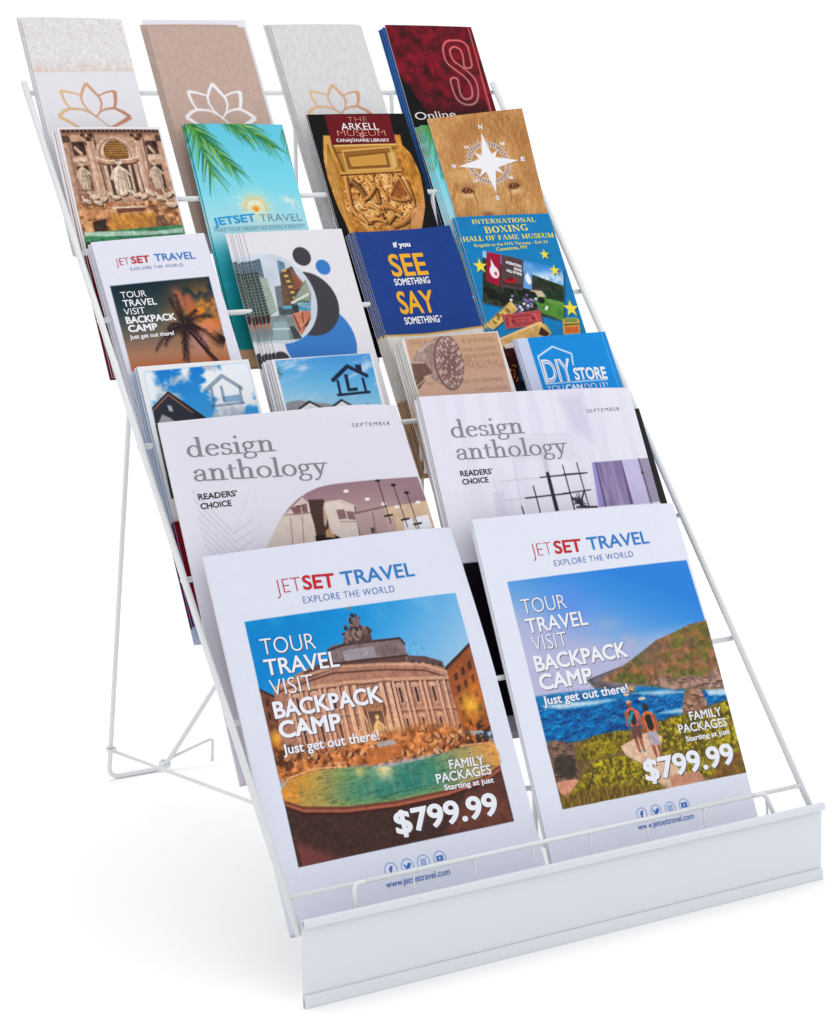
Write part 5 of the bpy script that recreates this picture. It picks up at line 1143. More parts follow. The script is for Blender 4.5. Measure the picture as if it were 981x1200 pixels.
def art_bigL(a):
    a.mix(1, a.grain((226, 229, 244), .005, 3, 221))
    pho = [(0.823, 8.939), (8.310, 8.883), (8.230, 1.757), (0.740, 1.771)]
    a.within(pho)
    a.mix(1, a.ramp((2.756, 8.821), (5.748, 5.232), [(0, 134, 208), (30, 150, 220), (96, 176, 230), (150, 196, 232)])); a.mix(smooth(.5, .8, a.noise(1, 222, 4)), (150, 200, 236), .25)
    ST = (176, 124, 104); DK = (84, 52, 46); LT = (226, 172, 140)
    # side houses
    a.poly([(7.199, 6.613), (8.321, 7.250), (8.286, 4.513), (7.143, 4.689)], a.grain((158, 84, 46), .16, 5, 224)); a.line([(7.199, 6.613), (8.321, 7.250)], .10, (70, 44, 40)); windows(a, [(7.354, 6.424), (8.228, 6.888), (8.220, 5.076), (7.264, 5.000)], 3, 4, (60, 36, 36)); a.glow((7.765, 5.421), .34, (255, 190, 60), .95); a.glow((8.105, 5.871), .3, (236, 130, 40), .6); a.glow((7.555, 4.955), .3, (240, 140, 40), .6)
    a.poly([(0.176, 7.059), (0.809, 6.907), (1.429, 6.493), (1.480, 4.439), (0.425, 4.413)], a.grain((122, 72, 54), .18, 5, 225)); a.line([(0.778, 6.923), (1.483, 6.474)], .07, (60, 40, 40)); windows(a, [(0.882, 6.737), (1.388, 6.426), (1.390, 5.080), (0.762, 5.185)], 3, 4, (62, 36, 32)); a.glow((1.013, 5.435), .25, (255, 190, 70), .95); a.glow((1.075, 5.132), .3, (230, 120, 40), .6)
    # palace
    wall = [(1.238, 6.893), (2.343, 7.259), (3.161, 7.375), (5.032, 7.172), (5.860, 7.165), (6.546, 7.070), (7.153, 6.808), (7.169, 6.339), (7.262, 4.561), (6.953, 4.064), (4.724, 4.318), (1.057, 4.615)]
    a.poly(wall, a.grain(ST, .14, 8, 226)); a.poly([(5.935, 7.199), (6.552, 7.091), (7.137, 6.844), (7.133, 6.655), (6.496, 6.899), (5.904, 7.005)], (96, 74, 74)); windows(a, [(5.978, 7.082), (7.121, 6.791), (7.133, 6.655), (5.960, 6.930)], 5, 1, (60, 48, 52))
    a.poly([(2.329, 7.207), (3.248, 7.471), (5.891, 7.271), (5.879, 7.008), (4.993, 7.035), (3.281, 7.142), (2.324, 6.962)], (104, 70, 64)); a.line([(1.357, 6.896), (2.357, 7.085), (3.298, 7.204), (5.124, 7.049), (6.477, 6.836), (7.170, 6.517)], .09, LT, .8); a.line([(1.376, 6.745), (2.371, 6.912), (3.312, 7.029), (5.076, 6.881), (6.427, 6.666), (7.169, 6.339)], .06, DK, .8)
    a.poly([(3.344, 7.739), (3.473, 7.851), (3.903, 7.845), (5.840, 7.765), (5.937, 7.564), (5.966, 7.217), (3.420, 7.294), (3.374, 7.485)], a.grain((130, 110, 110), .16, 8, 227)); a.poly([(3.760, 7.636), (4.883, 7.631), (4.879, 7.303), (3.775, 7.330)], (160, 150, 158)); a.poly([(5.090, 7.603), (5.661, 7.590), (5.705, 7.297), (5.092, 7.295)], (120, 100, 100)); a.line([(3.315, 7.721), (3.895, 7.813), (5.834, 7.744), (5.959, 7.550)], .07, (66, 50, 52)); a.line([(3.373, 7.301), (5.959, 7.195)], .06, (70, 50, 48))
    a.poly([(3.859, 7.818), (3.993, 8.127), (4.172, 8.234), (4.272, 8.418), (4.470, 8.590), (4.586, 8.464), (4.612, 8.285), (4.849, 8.231), (4.966, 8.105), (4.863, 8.008), (4.894, 7.762)], a.grain((80, 60, 60), .5, 14, 228)); a.disc((4.477, 8.435), .12, .17, (128, 100, 94)); a.disc((4.402, 8.071), .17, .2, (150, 124, 116)); a.disc((4.167, 8.125), .08, .12, (110, 84, 80)); a.disc((4.710, 8.095), .09, .12, (116, 88, 84))
    # two storeys of pilasters and pedimented windows, the projecting middle with its arch; all lean with the building
    Tn, Tm = (1.622, 6.781), (7.182, 6.382); Bn, Bm = (1.611, 4.667), (7.185, 4.136)
    def at(x, y, lift=.09):
        """x along the front, y from cornice (0) to rocks (1)"""
        q = lift * math.sin(math.pi * x) * (1 - y)
        return (Tn[0] + (Tm[0] - Tn[0]) * x + (Bn[0] - Tn[0] + (Bm[0] - Tm[0] - Bn[0] + Tn[0]) * x) * y, Tn[1] + (Tm[1] - Tn[1]) * x + (Bn[1] - Tn[1] + (Bm[1] - Tm[1] - Bn[1] + Tn[1]) * x) * y + q)
    for y, w, c in ((.02, .10, (214, 162, 132)), (.055, .04, (92, 58, 52)), (.42, .06, (206, 152, 122)), (.455, .035, (96, 60, 54)), (.86, .07, (198, 142, 112))):
        a.line([at(k / 20, y) for k in range(21)], w, c, .9)
    for x in (.02, .09, .12, .20, .23, .31, .65, .71, .74, .82, .85, .93, .97):
        a.line([at(x, .06), at(x, .85)], .075, (226, 174, 146), .95); a.line([at(x + .009, .06), at(x + .009, .85)], .03, (78, 46, 44), .9); a.line([at(x - .008, .07), at(x - .008, .84)], .018, (246, 200, 168), .8)
    for x in (.055, .16, .27, .68, .78, .89):
        for y0, y1 in ((.13, .33), (.54, .76)):
            a.line([at(x, y0), at(x, y1)], .15, (222, 168, 138), .9); a.line([at(x, y0 + .02), at(x, y1 - .01)], .085, (58, 36, 40), .95); a.line([at(x - .022, y0 - .02), at(x, y0 - .055), at(x + .022, y0 - .02)], .04, (236, 190, 156), .9); a.line([at(x - .02, (y0 + y1) / 2), at(x + .02, (y0 + y1) / 2)], .016, (170, 130, 110), .8)
    for x in (.36, .41, .575, .62):
        a.line([at(x, .02), at(x, .88)], .13, (228, 176, 146), 1); a.line([at(x + .014, .04), at(x + .014, .87)], .045, (84, 50, 46), .95); a.line([at(x - .012, .05), at(x - .012, .86)], .03, (252, 212, 180), .85); a.line([at(x - .02, .04), at(x + .02, .04)], .07, (150, 104, 86), .9); a.line([at(x - .022, .88), at(x + .022, .88)], .06, (236, 190, 156), .9)
    ca = at(.495, .40); a.disc((ca[0], ca[1] + .05), .46, .56, (214, 158, 128)); a.disc((ca[0] + .02, ca[1] + .02), .39, .48, (98, 60, 52)); a.disc((ca[0] + .01, ca[1] + .12), .32, .34, (168, 112, 84))
    for k in range(-2, 3):
        for m_ in range(3): a.disc((ca[0] + k * .11, ca[1] + .10 + m_ * .09), .03, .025, (104, 62, 48), .8)
    a.poly([at(.44, .42), at(.55, .42), at(.555, .90), at(.445, .90)], (70, 44, 42)); a.line([at(.45, .42), at(.452, .9)], .04, (206, 152, 122)); a.line([at(.543, .42), at(.547, .9)], .04, (206, 152, 122))
    statue(a, at(.50, .90), 1.0, .44, (240, 186, 126), 2); statue(a, at(.385, .84), .58, .26, (214, 164, 136), 3); statue(a, at(.60, .84), .58, .26, (218, 168, 138), 5)
    for k in range(26):
        r = random.Random(k + 300); p = ((3.939, 7.840)[0] + r.uniform(.0, .78), (3.903, 7.845)[1]); h_ = .95 * math.exp(-((p[0] - (4.430, 8.265)[0]) / .34) ** 2)
        a.disc((p[0], p[1] + r.uniform(.05, .15 + h_)), r.uniform(.03, .08), r.uniform(.04, .10), r.choice([(70, 52, 54), (150, 120, 110), (104, 80, 76), (54, 40, 44)]), .9, r.uniform(0, 3))
    k_ = a.mask([(1.238, 6.893), (2.343, 7.259), (5.032, 7.172), (7.153, 6.808), (7.169, 6.339), (7.262, 4.561), (6.953, 4.064), (4.724, 4.318), (1.057, 4.615)], .1)
    a.mix(k_ * smooth(at(.5, .25)[1], at(.5, 1.0)[1], a.Y - .5 * (at(.5, .5)[1] - np.interp(a.X, [at(0, .5)[0], at(1, .5)[0]], [at(0, .5)[1], at(1, .5)[1]]))), (240, 150, 84), .24)
    a.glow(at(.5, .7), .7, (255, 200, 130), .30); a.glow(at(.3, .9), .4, (255, 180, 100), .3); a.glow(at(.72, .9), .4, (255, 180, 100), .35)
    # rocks, glowing edge, pool
    rk = a.mask([(0.501, 4.710), (1.472, 4.857), (2.639, 4.768), (3.928, 5.024), (4.929, 5.036), (5.963, 5.091), (6.690, 4.923), (7.395, 4.650), (8.443, 4.157), (8.438, 3.717), (6.456, 4.144), (4.665, 4.114), (2.732, 4.226), (0.816, 4.139)], .12)
    a.mix(rk, np.clip((188, 112, 62) + ((a.noise(6, 231, 5) - .5)[..., None]) * np.array([260, 190, 120]), 20, 250)); 
    for i in range(80):
        r = random.Random(i + 40); t = r.random(); p = ((1.619, 4.519)[0] * (1 - t) + (7.331, 4.441)[0] * t, (1.619, 4.519)[1] * (1 - t) + (7.331, 4.441)[1] * t + r.uniform(-.25, .55)); s_ = r.uniform(.05, .13); a.disc((p[0] + .03, p[1] - .04), s_ * 1.1, s_ * .7, (70, 36, 24), .7); a.disc(p, s_, s_ * .6, r.choice([(226, 164, 116), (206, 140, 90), (240, 190, 146), (190, 112, 66)]), .85, r.uniform(0, 3))
    a.poly([(3.808, 4.681), (5.006, 4.647), (4.963, 4.279), (3.760, 4.158)], a.grain((196, 112, 60), .2, 6, 232)); a.poly([(4.178, 4.813), (4.798, 4.799), (4.817, 4.645), (4.174, 4.664)], (176, 166, 160))
    a.mix(a.mask([(7.492, 4.965), (8.644, 4.790), (8.504, 3.927), (7.235, 4.128)], .2) * smooth(.45, .6, a.noise(7, 233, 3)), (40, 26, 24), .8)
    a.mix(a.mask([(0.492, 5.126), (1.352, 5.295), (2.092, 4.963), (0.979, 4.317)], .15) * smooth(.45, .6, a.noise(7, 234, 3)), (50, 30, 24), .7)
    pool = [(0.721, 3.949), (1.093, 4.215), (1.927, 4.342), (3.101, 4.248), (4.398, 4.052), (5.665, 4.078), (6.997, 4.210), (8.170, 4.145), (8.343, 3.842), (8.346, 3.512), (7.481, 3.217), (6.134, 3.066), (4.362, 3.052), (2.684, 3.168), (1.325, 3.409), (0.790, 3.680)]
    rim = [(x, y - .12) for x, y in pool]
    a.poly([(0.599, 3.971), (0.884, 3.509), (2.649, 3.039), (4.808, 2.869), (6.903, 3.043), (8.364, 3.400), (8.320, 1.665), (7.971, 1.404), (0.620, 1.623)], a.grain((68, 46, 42), .22, 12, 235)); a.poly([(x, y - .26) for x, y in pool], (66, 36, 32)); a.poly([(x, y - .17) for x, y in pool], (172, 96, 74)); a.poly([(x, y - .09) for x, y in pool], (120, 66, 52))
    a.poly(pool, a.ramp((0.876, 3.922), (8.310, 3.737), [(232, 146, 52), (186, 158, 78), (92, 150, 108), (50, 126, 116), (84, 146, 112), (184, 158, 96), (232, 156, 76)])); a.within(None); a.within(pool)
    c = (4.506, 3.556); a.mix(np.exp(-(((a.X - c[0]) / 2.2) ** 2 + ((a.Y - c[1]) / .42) ** 2)), (40, 124, 114), .6); a.mix(np.exp(-(((a.X - c[0] + .3) / 2.4) ** 2 + ((a.Y - c[1] + .62) / .22) ** 2)), (206, 184, 78), .7)
    a.mix(smooth(.45, .75, a.noise(4, 236, 4, sx=2.4, sy=.35)), (150, 170, 130), .35); a.mix(smooth(.5, .8, a.noise(7, 237, 3, sx=.5, sy=3)), (30, 60, 56), .4); a.glow((4.214, 4.061), .34, (255, 226, 160), .9); a.glow((3.428, 4.108), .2, (255, 214, 130), .6); a.glow((0.850, 3.823), .4, (240, 150, 60), .6); a.glow((8.232, 3.915), .35, (240, 160, 80), .6)
    a.within(None); a.within(pho)
    a.line([(0.741, 4.028), (1.108, 4.274), (1.943, 4.402), (2.991, 4.287)], .05, (236, 180, 120), .9); a.line([(7.010, 4.251), (8.180, 4.176), (8.375, 3.859)], .06, (226, 160, 110), .9)
    a.poly([(0.836, 2.443), (1.340, 2.146), (1.947, 1.776), (0.865, 1.677)], (132, 70, 66), .8, .06); a.poly([(0.701, 2.723), (1.071, 2.451), (2.299, 1.761), (1.361, 1.785)], (110, 60, 56), .5, .06); a.poly([(6.856, 2.890), (8.202, 2.553), (8.194, 1.687), (5.756, 1.802)], a.grain((128, 70, 56), .3, 6, 238), .7, .12); a.poly([(7.293, 3.032), (8.369, 3.289), (8.235, 2.656), (7.259, 2.498)], (104, 58, 46), .7, .08)
    a.detail([(0.317, 6.931), (3.473, 7.851), (6.208, 7.694), (7.248, 6.773), (8.366, 7.302), (8.320, 1.665), (0.620, 1.623)], .10, 9, 239); a.detail([(0.215, 6.528), (3.473, 7.851), (6.208, 7.694), (7.248, 6.773), (8.366, 7.302), (8.211, 3.424), (0.552, 3.568)], .14, 24, 240); a.within(None)
    jet_head(a, (2.056, 9.603), (2.948, 9.594), (3.000, 9.609), (4.064, 9.571), (4.323, 9.561), (6.934, 9.570), .44, (2.870, 9.210), (6.075, 9.163), .205)
    ad_text(a, [("TOUR", (1.130, 7.888), (2.953, 7.827), .48, -.015), ("TRAVEL", (1.113, 7.273), (3.566, 7.197), .48, .02), ("VISIT", (1.130, 6.656), (2.574, 6.635), .48, -.015), ("BACKPACK", (1.101, 5.997), (4.712, 5.955), .50, .045), ("CAMP", (1.126, 5.416), (3.142, 5.374), .50, .05), ("Just get out there!", (1.098, 4.951), (4.308, 4.877), .29, .03),
                ("FAMILY", (6.456, 3.625), (7.698, 3.573), .28, .02), ("PACKAGES", (5.892, 3.289), (7.866, 3.262), .28, .02), ("Starting at just", (6.091, 3.052), (7.864, 3.001), .165, .035), ("$799.99", (4.156, 2.070), (7.757, 2.066), .68, .045)], (96, 72, 76))
    icons(a, [(3.647, 1.147), (4.214, 1.154), (4.775, 1.163), (5.353, 1.170)], .215)
    a.text("www.jetsettravel.com", (3.368, 0.676), (5.568, 0.659), .19, (66, 108, 184), .01)

def art_bigR(a):
    a.mix(1, a.grain((231, 234, 248), .005, 3, 241))
    pho = [(0.746, 9.040), (8.068, 9.151), (8.299, 2.020), (0.819, 1.861)]
    a.within(pho)
    a.mix(1, a.ramp((4.763, 9.138), (3.315, 5.596), [(42, 132, 222), (62, 146, 226), (110, 166, 226), (176, 184, 222), (190, 190, 222)])); a.mix(a.mask([(0.967, 7.131), (3.806, 7.259), (5.555, 6.866), (4.390, 5.689), (0.994, 5.446)], .5) * smooth(.3, .7, a.noise(1.2, 242, 4)), (188, 182, 214), .8); a.mix(a.mask([(5.523, 6.760), (7.511, 6.899), (6.485, 6.335), (5.130, 6.365)], .25), (190, 196, 226), .6); a.glow((2.883, 8.108), .9, (92, 140, 240), .5)
    # headland
    a.poly([(2.816, 5.653), (4.197, 5.925), (5.261, 5.918), (5.950, 5.518), (5.818, 5.100), (3.194, 5.185)], a.grain((96, 92, 96), .2, 5, 243))
    a.poly([(3.065, 5.624), (4.039, 5.835), (5.392, 6.338), (6.553, 6.548), (7.439, 6.683), (8.194, 6.389), (8.203, 4.729), (4.234, 5.171)], a.grain((128, 112, 122), .15, 3, 242), .85, .06)
    hill = [(3.309, 5.575), (4.479, 5.980), (5.218, 6.301), (5.886, 6.615), (6.629, 6.783), (7.403, 6.998), (8.180, 7.085), (8.437, 4.592), (5.779, 4.975), (5.052, 5.239), (4.296, 5.378)]
    a.poly(hill, a.grain((158, 112, 80), .26, 6, 244, ang=.5)); a.within(None); a.within(hill); n = a.noise(2.2, 245, 5, sx=.6, sy=1.7, ang=.5)
    a.mix(smooth(.44, .58, n), (112, 120, 50), .85); a.mix(smooth(.52, .62, a.noise(7, 249, 4, ang=.5)), (74, 82, 40), .55); a.mix(smooth(.60, .72, a.noise(3.2, 246, 5, ang=.4)), (184, 104, 62), .7); a.mix(smooth(.62, .40, a.noise(5, 247, 4)) * .6, (84, 60, 46), .5); a.glow((5.392, 6.338), .6, (126, 92, 100), .5)
    for q in ([(6.018, 6.601), (7.439, 6.683), (8.194, 6.389)], [(5.326, 6.127), (6.585, 6.216), (8.356, 6.037)], [(4.679, 5.765), (6.316, 5.806), (8.279, 5.381)]): a.line(q, .08, (196, 120, 74), .5, .1)
    a.within(None); a.within(pho)
    sea = [(0.781, 5.347), (1.717, 5.360), (3.231, 5.308), (5.036, 5.187), (6.846, 4.877), (8.472, 4.698), (8.417, 3.282), (4.913, 3.073), (0.609, 3.632)]
    m = a.mask(sea, .05); w = a.noise(3, 251, 5, sx=1, sy=3.2, ang=.18)
    a.mix(m, np.clip((4, 96, 164) + ((w - .5)[..., None]) * np.array([30, 120, 120]) + ((a.noise(11, 250, 4, sx=.8, sy=3, ang=.18) - .5)[..., None]) * np.array([50, 110, 100]), 0, 250)); a.mix(m * smooth((2.826, 4.807)[1], (2.945, 5.214)[1], a.Y), (40, 140, 196), .5)
    a.mix(m * smooth(.70, .80, a.noise(8, 252, 4, sx=.7, sy=3, ang=.18)), (190, 222, 240), .55); a.poly([(0.941, 5.036), (2.001, 5.032), (3.767, 4.927), (3.098, 4.858), (1.579, 4.874)], (226, 238, 248), .85, .05); a.poly([(4.458, 5.039), (5.785, 4.996), (6.692, 4.829), (5.471, 4.859)], (206, 226, 240), .8, .05); a.poly([(5.296, 4.300), (6.543, 4.370), (6.343, 4.177)], (220, 236, 246), .8, .05); a.poly([(7.384, 4.818), (8.355, 4.766), (8.348, 4.536), (7.464, 4.635)], (226, 238, 246), .8, .05)
    def rocks(q, base, seed, n):
        a.poly(q, a.grain(base, .45, 7, seed), 1, .03); xs = [p[0] for p in q]; ys = [p[1] for p in q]; r = random.Random(seed); mk = a.clip; a.within(q)
        if mk is not None: a.clip = a.clip * mk
        for i in range(n):
            p = (r.uniform(min(xs), max(xs)), r.uniform(min(ys), max(ys))); s_ = r.uniform(.05, .16); a.disc(p, s_, s_ * .7, tuple(min(255, v * 1.3) for v in base), .6, r.uniform(0, 3)); a.blade((p[0] - s_, p[1] - s_ * .6), (p[0] + s_, p[1] - s_ * .8), .04, .05, tuple(v * .42 for v in base), .8)
        a.clip = mk
    rocks([(5.256, 5.249), (5.792, 5.449), (6.294, 5.307), (6.866, 5.366), (7.531, 5.262), (8.125, 5.552), (8.450, 5.473), (8.385, 4.774), (7.684, 4.873), (6.863, 4.930), (6.055, 4.987)], (150, 118, 104), 253, 40)
    rocks([(6.304, 4.397), (6.505, 4.850), (6.887, 5.004), (7.195, 4.839), (7.307, 4.500), (7.276, 4.069), (6.171, 4.068)], (152, 112, 92), 254, 22); rocks([(4.341, 5.266), (4.488, 5.314), (4.597, 5.237), (4.515, 5.054), (4.304, 5.057)], (166, 136, 96), 255, 3)
    land = [(0.518, 3.747), (1.930, 3.821), (3.593, 3.913), (5.200, 3.991), (8.536, 4.470), (8.462, 1.761), (0.700, 1.787)]
    a.poly(land, a.grain((120, 96, 58), .35, 7, 258), 1, .05)
    # flowering slopes and the path
    def bush(q, seed, yl=.5):
        a.poly(q, a.grain((122, 104, 34), .4, 8, seed), 1, .04); mk = a.clip; a.within(q); a.clip = a.clip * mk
        a.mix(smooth(.48, .60, a.noise(5, seed + 1, 4)), (196, 176, 30), yl); a.mix(smooth(.54, .66, a.noise(11, seed + 2, 3)), (222, 204, 50), yl * .9); a.mix(smooth(.50, .36, a.noise(8, seed + 3, 4)), (62, 58, 28), .7); a.clip = mk
    bush([(1.863, 3.591), (2.559, 3.896), (3.605, 3.954), (4.084, 3.810), (3.679, 3.336), (2.599, 3.163), (1.747, 3.276)], 261, .35); bush([(5.071, 4.007), (5.784, 4.135), (6.595, 4.105), (7.616, 4.247), (8.266, 4.414), (8.347, 3.073), (8.292, 1.999), (5.977, 2.195), (4.882, 2.971)], 265, .75)
    a.poly([(3.509, 3.462), (4.164, 3.642), (4.591, 3.747), (5.201, 3.566), (4.882, 2.971), (5.977, 2.195), (6.172, 1.958), (4.821, 1.929), (4.249, 2.633), (3.618, 3.134)], a.grain((228, 190, 160), .08, 6, 268)); a.poly([(5.075, 2.314), (6.287, 2.313), (6.460, 2.004), (5.092, 1.945)], a.grain((206, 146, 116), .1, 6, 269))
    rocks([(0.732, 3.719), (0.849, 3.961), (1.311, 3.932), (1.802, 3.682), (1.677, 2.771), (1.433, 2.620), (0.779, 2.669)], (120, 92, 78), 270, 34); a.poly([(1.056, 3.470), (1.549, 3.457), (1.687, 3.284), (1.628, 2.777), (1.379, 2.648), (0.797, 2.993)], (58, 50, 46), .85, .06); a.poly([(0.808, 2.685), (1.516, 2.690), (1.812, 2.547), (1.139, 2.028), (0.867, 2.372)], a.grain((214, 148, 118), .1, 6, 271))
    bush([(1.845, 2.748), (2.264, 3.104), (2.859, 3.181), (3.618, 3.134), (4.280, 2.734), (4.599, 2.064), (5.045, 1.794), (0.794, 1.774), (1.209, 2.273)], 272, .7); n = a.noise(12, 276, 4, sx=2, sy=.5, ang=-.3)
    a.mix(a.mask([(0.825, 2.225), (2.365, 2.368), (4.853, 2.030), (4.981, 1.594), (0.804, 1.722)], .12), np.clip((116, 90, 40) + ((n - .5)[..., None]) * np.array([150, 140, 60]), 10, 250), .9); a.poly([(7.231, 2.672), (8.376, 2.744), (8.363, 1.882), (6.729, 1.990)], a.grain((120, 84, 44), .4, 7, 277), .8, .1)
    # two hikers seen from behind
    def hiker(foot, h, lean, shirt, shorts, pack, hair, flip):
        x, y = foot; P = lambda s, t: (x + s * h * .36 + lean * t * h, y + t * h); sk = (164, 96, 70)
        for s_ in (-1, 1): a.blade(P(.16 * s_, .42), P(.15 * s_ + .05, .0), .075 * h * 1.5, .05 * h, sk); a.blade(P(.15 * s_ + .05, .03), P(.15 * s_ + .12, -.02), .06 * h, .05 * h, (120, 110, 112))
        a.poly([P(-.26, .52), P(.28, .52), P(.34, .24), P(.06, .24), P(.02, .38), P(-.06, .24), P(-.30, .26)], shorts)
        a.poly([P(-.26, .50), P(-.34, .70), P(-.28, .84), P(0, .88), P(.30, .84), P(.36, .70), P(.28, .50)], shirt); a.blade(P(.34, .80), P(.50, .58), .10 * h, .06 * h, sk if flip else shirt); a.blade(P(.50, .60), P(.36, .50), .06 * h, .05 * h, sk); a.blade(P(-.34, .80), P(-.46, .52), .09 * h, .06 * h, sk)
        a.poly([P(-.16, .54), P(-.22, .76), P(-.05, .82), P(.18, .80), P(.24, .58), P(.06, .50)], pack); a.disc(P(0, .94), .062 * h, .07 * h, hair); a.disc(P(0, .985), .07 * h, .03 * h, (60, 52, 48) if flip else (230, 160, 120))
    hiker((4.242, 3.211), 1.60, -.02, (214, 104, 84), (110, 70, 74), (60, 44, 50), (150, 84, 52), False); a.blade((4.025, 4.134), (4.285, 4.473), .14, .10, (40, 150, 160)); a.disc((4.190, 5.027), .11, .05, (232, 190, 160))
    hiker((4.859, 2.900), 1.74, -.03, (232, 116, 50), (176, 168, 182), (44, 42, 46), (60, 40, 34), True); a.disc((4.766, 4.832), .15, .05, (214, 206, 196))
    a.detail([(0.818, 5.259), (3.065, 5.624), (5.326, 6.127), (8.144, 7.066), (8.363, 1.882), (0.672, 1.690)], .14, 12, 278); a.within(None)
    jet_head(a, (1.901, 9.741), (2.721, 9.755), (2.812, 9.758), (3.858, 9.767), (4.122, 9.767), (6.640, 9.818), .43, (2.650, 9.368), (5.839, 9.416), .195)
    ad_text(a, [("TOUR", (1.046, 7.961), (2.757, 7.980), .47, -.015), ("TRAVEL", (1.060, 7.333), (3.399, 7.387), .47, .02), ("VISIT", (1.099, 6.757), (2.454, 6.788), .47, -.015), ("BACKPACK", (1.055, 6.109), (4.619, 6.224), .50, .045), ("CAMP", (1.065, 5.521), (3.047, 5.563), .50, .05), ("Just get out there!", (1.033, 5.056), (4.304, 5.099), .28, .03),
                ("FAMILY", (6.465, 3.915), (7.793, 3.933), .28, .02), ("PACKAGES", (5.901, 3.565), (7.911, 3.571), .28, .02), ("Starting at just", (6.094, 3.274), (7.925, 3.320), .165, .035), ("$799.99", (4.195, 2.244), (7.832, 2.381), .68, .045)], (110, 96, 106))
    icons(a, [(3.683, 1.299), (4.247, 1.312), (4.817, 1.325), (5.384, 1.350)], .205)
    a.text("www.jetsettravel.com", (3.415, 0.844), (5.637, 0.887), .185, (66, 108, 184), .01)

def art_white(a): a.mix(1, a.grain((236, 233, 242), .006, 4, 283))
def art_blue(a): a.mix(1, a.grain((34, 84, 150), .08, 4, 281))
def art_black(a): a.mix(1, a.grain((36, 35, 36), .1, 4, 282)); 

# ------------------------------------------------------------------ the sheets on the rack
def fan(n, du, dw, dv=0.0, dr=0.0, seed=1):
    r = random.Random(seed)
    return [(-(du * (i + 1)) + r.uniform(-.018, .018), dv * (i + 1) + r.uniform(-.05, .03), dr * (i + 1) + r.uniform(-.22, .22), dw * (i + 1)) for i in range(n)]

G = "brochures and magazines on the rack"
place("brochure", art_lotusA, DOC_lotusA, "white brochure with a gold lotus outline under a band of pale marble, top tier", "brochure", G,
      fan(2, .05, .05, .04, .1, 3), "spare copy stacked behind the marble banded lotus brochure", bow=(.04, 0, 0))
place("brochure", art_lotusB, DOC_lotusB, "rose brown paper brochure with a white lotus outline, top tier", "brochure", G,
      fan(3, .055, .045, .05, 0, 4), "spare copy stacked behind the rose brown lotus brochure", bow=(.03, 0, 0), edge=M_EDGE_GREY)
place("brochure", art_white, (1, 5.14, 0.0, 0.012, 4.06, 8.97, -0.20), "white brochure showing only its top and right edges behind the rose brown lotus brochure", "brochure", G, [], "", res=6)
place("brochure", art_lotusC, DOC_lotusC, "pale grey textured brochure with a gold lotus outline, top tier", "brochure", G,
      fan(3, .05, .05, .04, 0, 5), "spare copy stacked behind the pale grey lotus brochure", bow=(.03, 0, 0))
place("brochure", art_S, DOC_S, "dark red and black brochure with a large outlined letter S, top right of the rack", "brochure", G, [], "", bow=(.02, 0, 0))
d = list(DOC_S); d[1] -= .10; d[2] -= .08; d[6] -= .05
place("brochure", art_blue, d, "plain blue brochure showing its left edge behind the red letter S brochure", "brochure", G,
      [(-.06, -.04, 0, .05), (-.10, -.06, .2, .10)], "spare blue brochure showing only its left edge behind the red letter S brochure", edge=M_EDGE_BLUE, res=6)

place("brochure", art_trevi, DOC_trevi, "brochure with a sepia photograph of a carved stone fountain with statues, left of second tier", "brochure", G,
      fan(2, .06, .045, .0, .1, 6), "spare copy stacked behind the sepia fountain brochure", bow=(.03, 0, 0))
place("brochure", art_jetblue, DOC_jetblue, "sky blue travel brochure with palm fronds and a small orange sun", "brochure", G,
      fan(1, .06, .05, 0, 0, 7), "spare copy stacked behind the sky blue palm frond brochure", bow=(.03, 0, 0), edge=M_EDGE_DARK)
place("brochure", art_arkell, DOC_arkell, "black museum brochure with a golden carved boat shaped relief", "brochure", G, fan(1, .03, .05, 0, 0, 8), "spare copy stacked behind the black museum brochure", bow=(.02, 0, 0))
place("brochure", art_lion, DOC_lion, "tan brochure with a lion's face under a white compass rose", "brochure", G, [], "", bow=(.03, 0, 0, .76))
place("brochure", art_jetblue, (2, 14.78, -0.05, 0.01, 3.8, 8.85, -0.05), "blue green palm frond brochure fanned out to the left behind the lion brochure", "brochure", G,
      [(-.06, -.01, 0, .04), (-.13, -.03, -.1, .08), (-.19, -.02, 0, .12)], "blue green palm frond brochure showing only its left edge behind the lion brochure", res=16)

place("brochure", art_tour, DOC_tour, "white travel brochure with a palm tree against an orange sunset", "brochure", G, fan(4, .015, .085, -.01, -.1, 10), "spare copy stacked behind the palm tree sunset brochure", bow=(.03, .0, 0))
place("brochure", art_city, DOC_city, "white brochure with a round city street photograph and grey and blue discs", "brochure", G, fan(5, .125, .035, .01, -.1, 11), "spare copy fanned out to the left behind the round city photograph brochure", t=.022, bow=(.02, 0, 0))
place("booklet", art_see, DOC_see, "dark blue booklet with large yellow words SEE and SAY", "booklet", G, fan(6, .045, .035, .0, -.05, 12), "spare copy stacked behind the dark blue SEE and SAY booklet", t=.03, bow=(-.10, 0, 0), edge=M_EDGE_GREY)
place("brochure", art_box, DOC_box, "bright blue boxing museum brochure with yellow stars and tickets", "brochure", G, fan(2, .07, .05, -.02, 0, 13), "spare copy stacked behind the bright blue boxing museum brochure", bow=(.02, 0, 0))

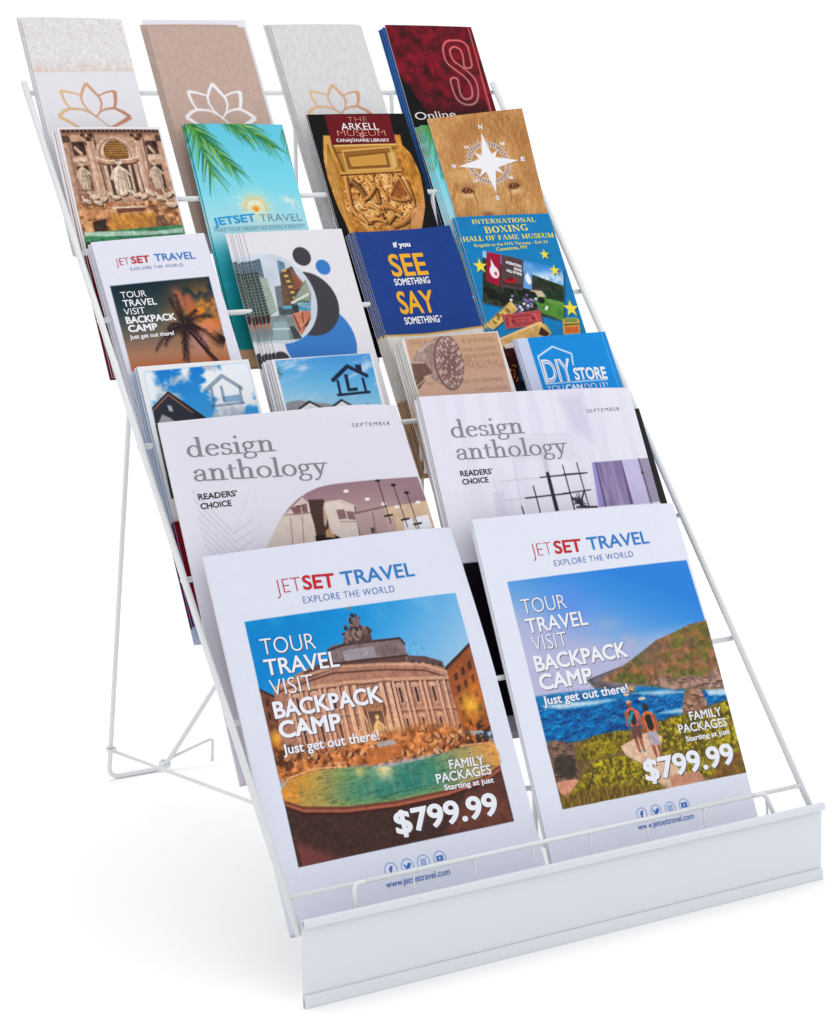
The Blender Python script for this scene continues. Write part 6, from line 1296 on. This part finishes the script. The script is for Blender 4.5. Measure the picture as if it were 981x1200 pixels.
place("brochure", art_sky, DOC_sky, "white bordered brochure with a dark gable under a cloudy blue sky", "brochure", G, fan(4, .02, .10, -.01, 0, 14), "spare copy stacked behind the dark gable and cloudy sky brochure", bow=(.03, 0, 0), edge=M_EDGE_BLUE)
place("brochure", art_L, DOC_L, "brochure with a navy house logo holding a letter L above white dormers", "brochure", G, fan(4, .085, .06, .0, -.1, 15), "spare copy fanned out to the left behind the navy house logo brochure", bow=(.02, 0, 0), edge=M_EDGE_GREY)
place("booklet", art_shower, DOC_shower, "thick beige booklet with a round shower head on its cover", "booklet", G, fan(5, .075, .05, -.03, -.2, 16), "spare copy stacked behind the thick shower head booklet", t=.045, bow=(.0, 0, 0), edge=M_EDGE_GREY)
place("brochure", art_diy, DOC_diy, "bright blue DIY STORE brochure with a white house outline", "brochure", G, fan(2, .04, .05, -.02, 0, 17), "spare copy stacked behind the bright blue DIY STORE brochure", bow=(.02, 0, 0))

place("magazine", art_magL, DOC_magL, "pale grey design magazine with an arched kitchen photograph, left of the fifth tier", "magazine", G, fan(2, -.03, .06, -.03, 0, 18), "spare copy stacked behind the arched kitchen design magazine", t=.05, bow=(.06, .45, 0), res=42)
place("magazine", art_magR, DOC_magR, "pale lavender design magazine with a window grid and purple curtain", "magazine", G, fan(3, .045, .06, -.03, .0, 19), "spare copy stacked behind the purple curtain design magazine", t=.05, bow=(.06, .12, 0), edge=M_EDGE_GREY, res=42)
d = (5, 10.22, 2.2, 0.018, 8.5, 7.75, -0.30)
place("magazine", art_black, d, "magazine with a black cover, only its right edge showing behind the purple curtain magazine", "magazine", G, [], "", t=.05, res=8)
place("magazine", art_bigL, DOC_bigL, "white travel magazine with a floodlit fountain at dusk, front left of the rack", "magazine", G, fan(2, -.02, .06, -.02, 0, 20), "spare copy stacked behind the floodlit fountain travel magazine", t=.05, bow=(.10, .38, 0), res=48)
place("magazine", art_bigR, DOC_bigR, "white travel magazine with two hikers above a rocky blue coast, front right of the rack", "magazine", G, fan(1, .03, .06, -.02, .0, 21), "spare copy stacked behind the hikers on the coast travel magazine", t=.05, bow=(.09, .18, 0), res=48)
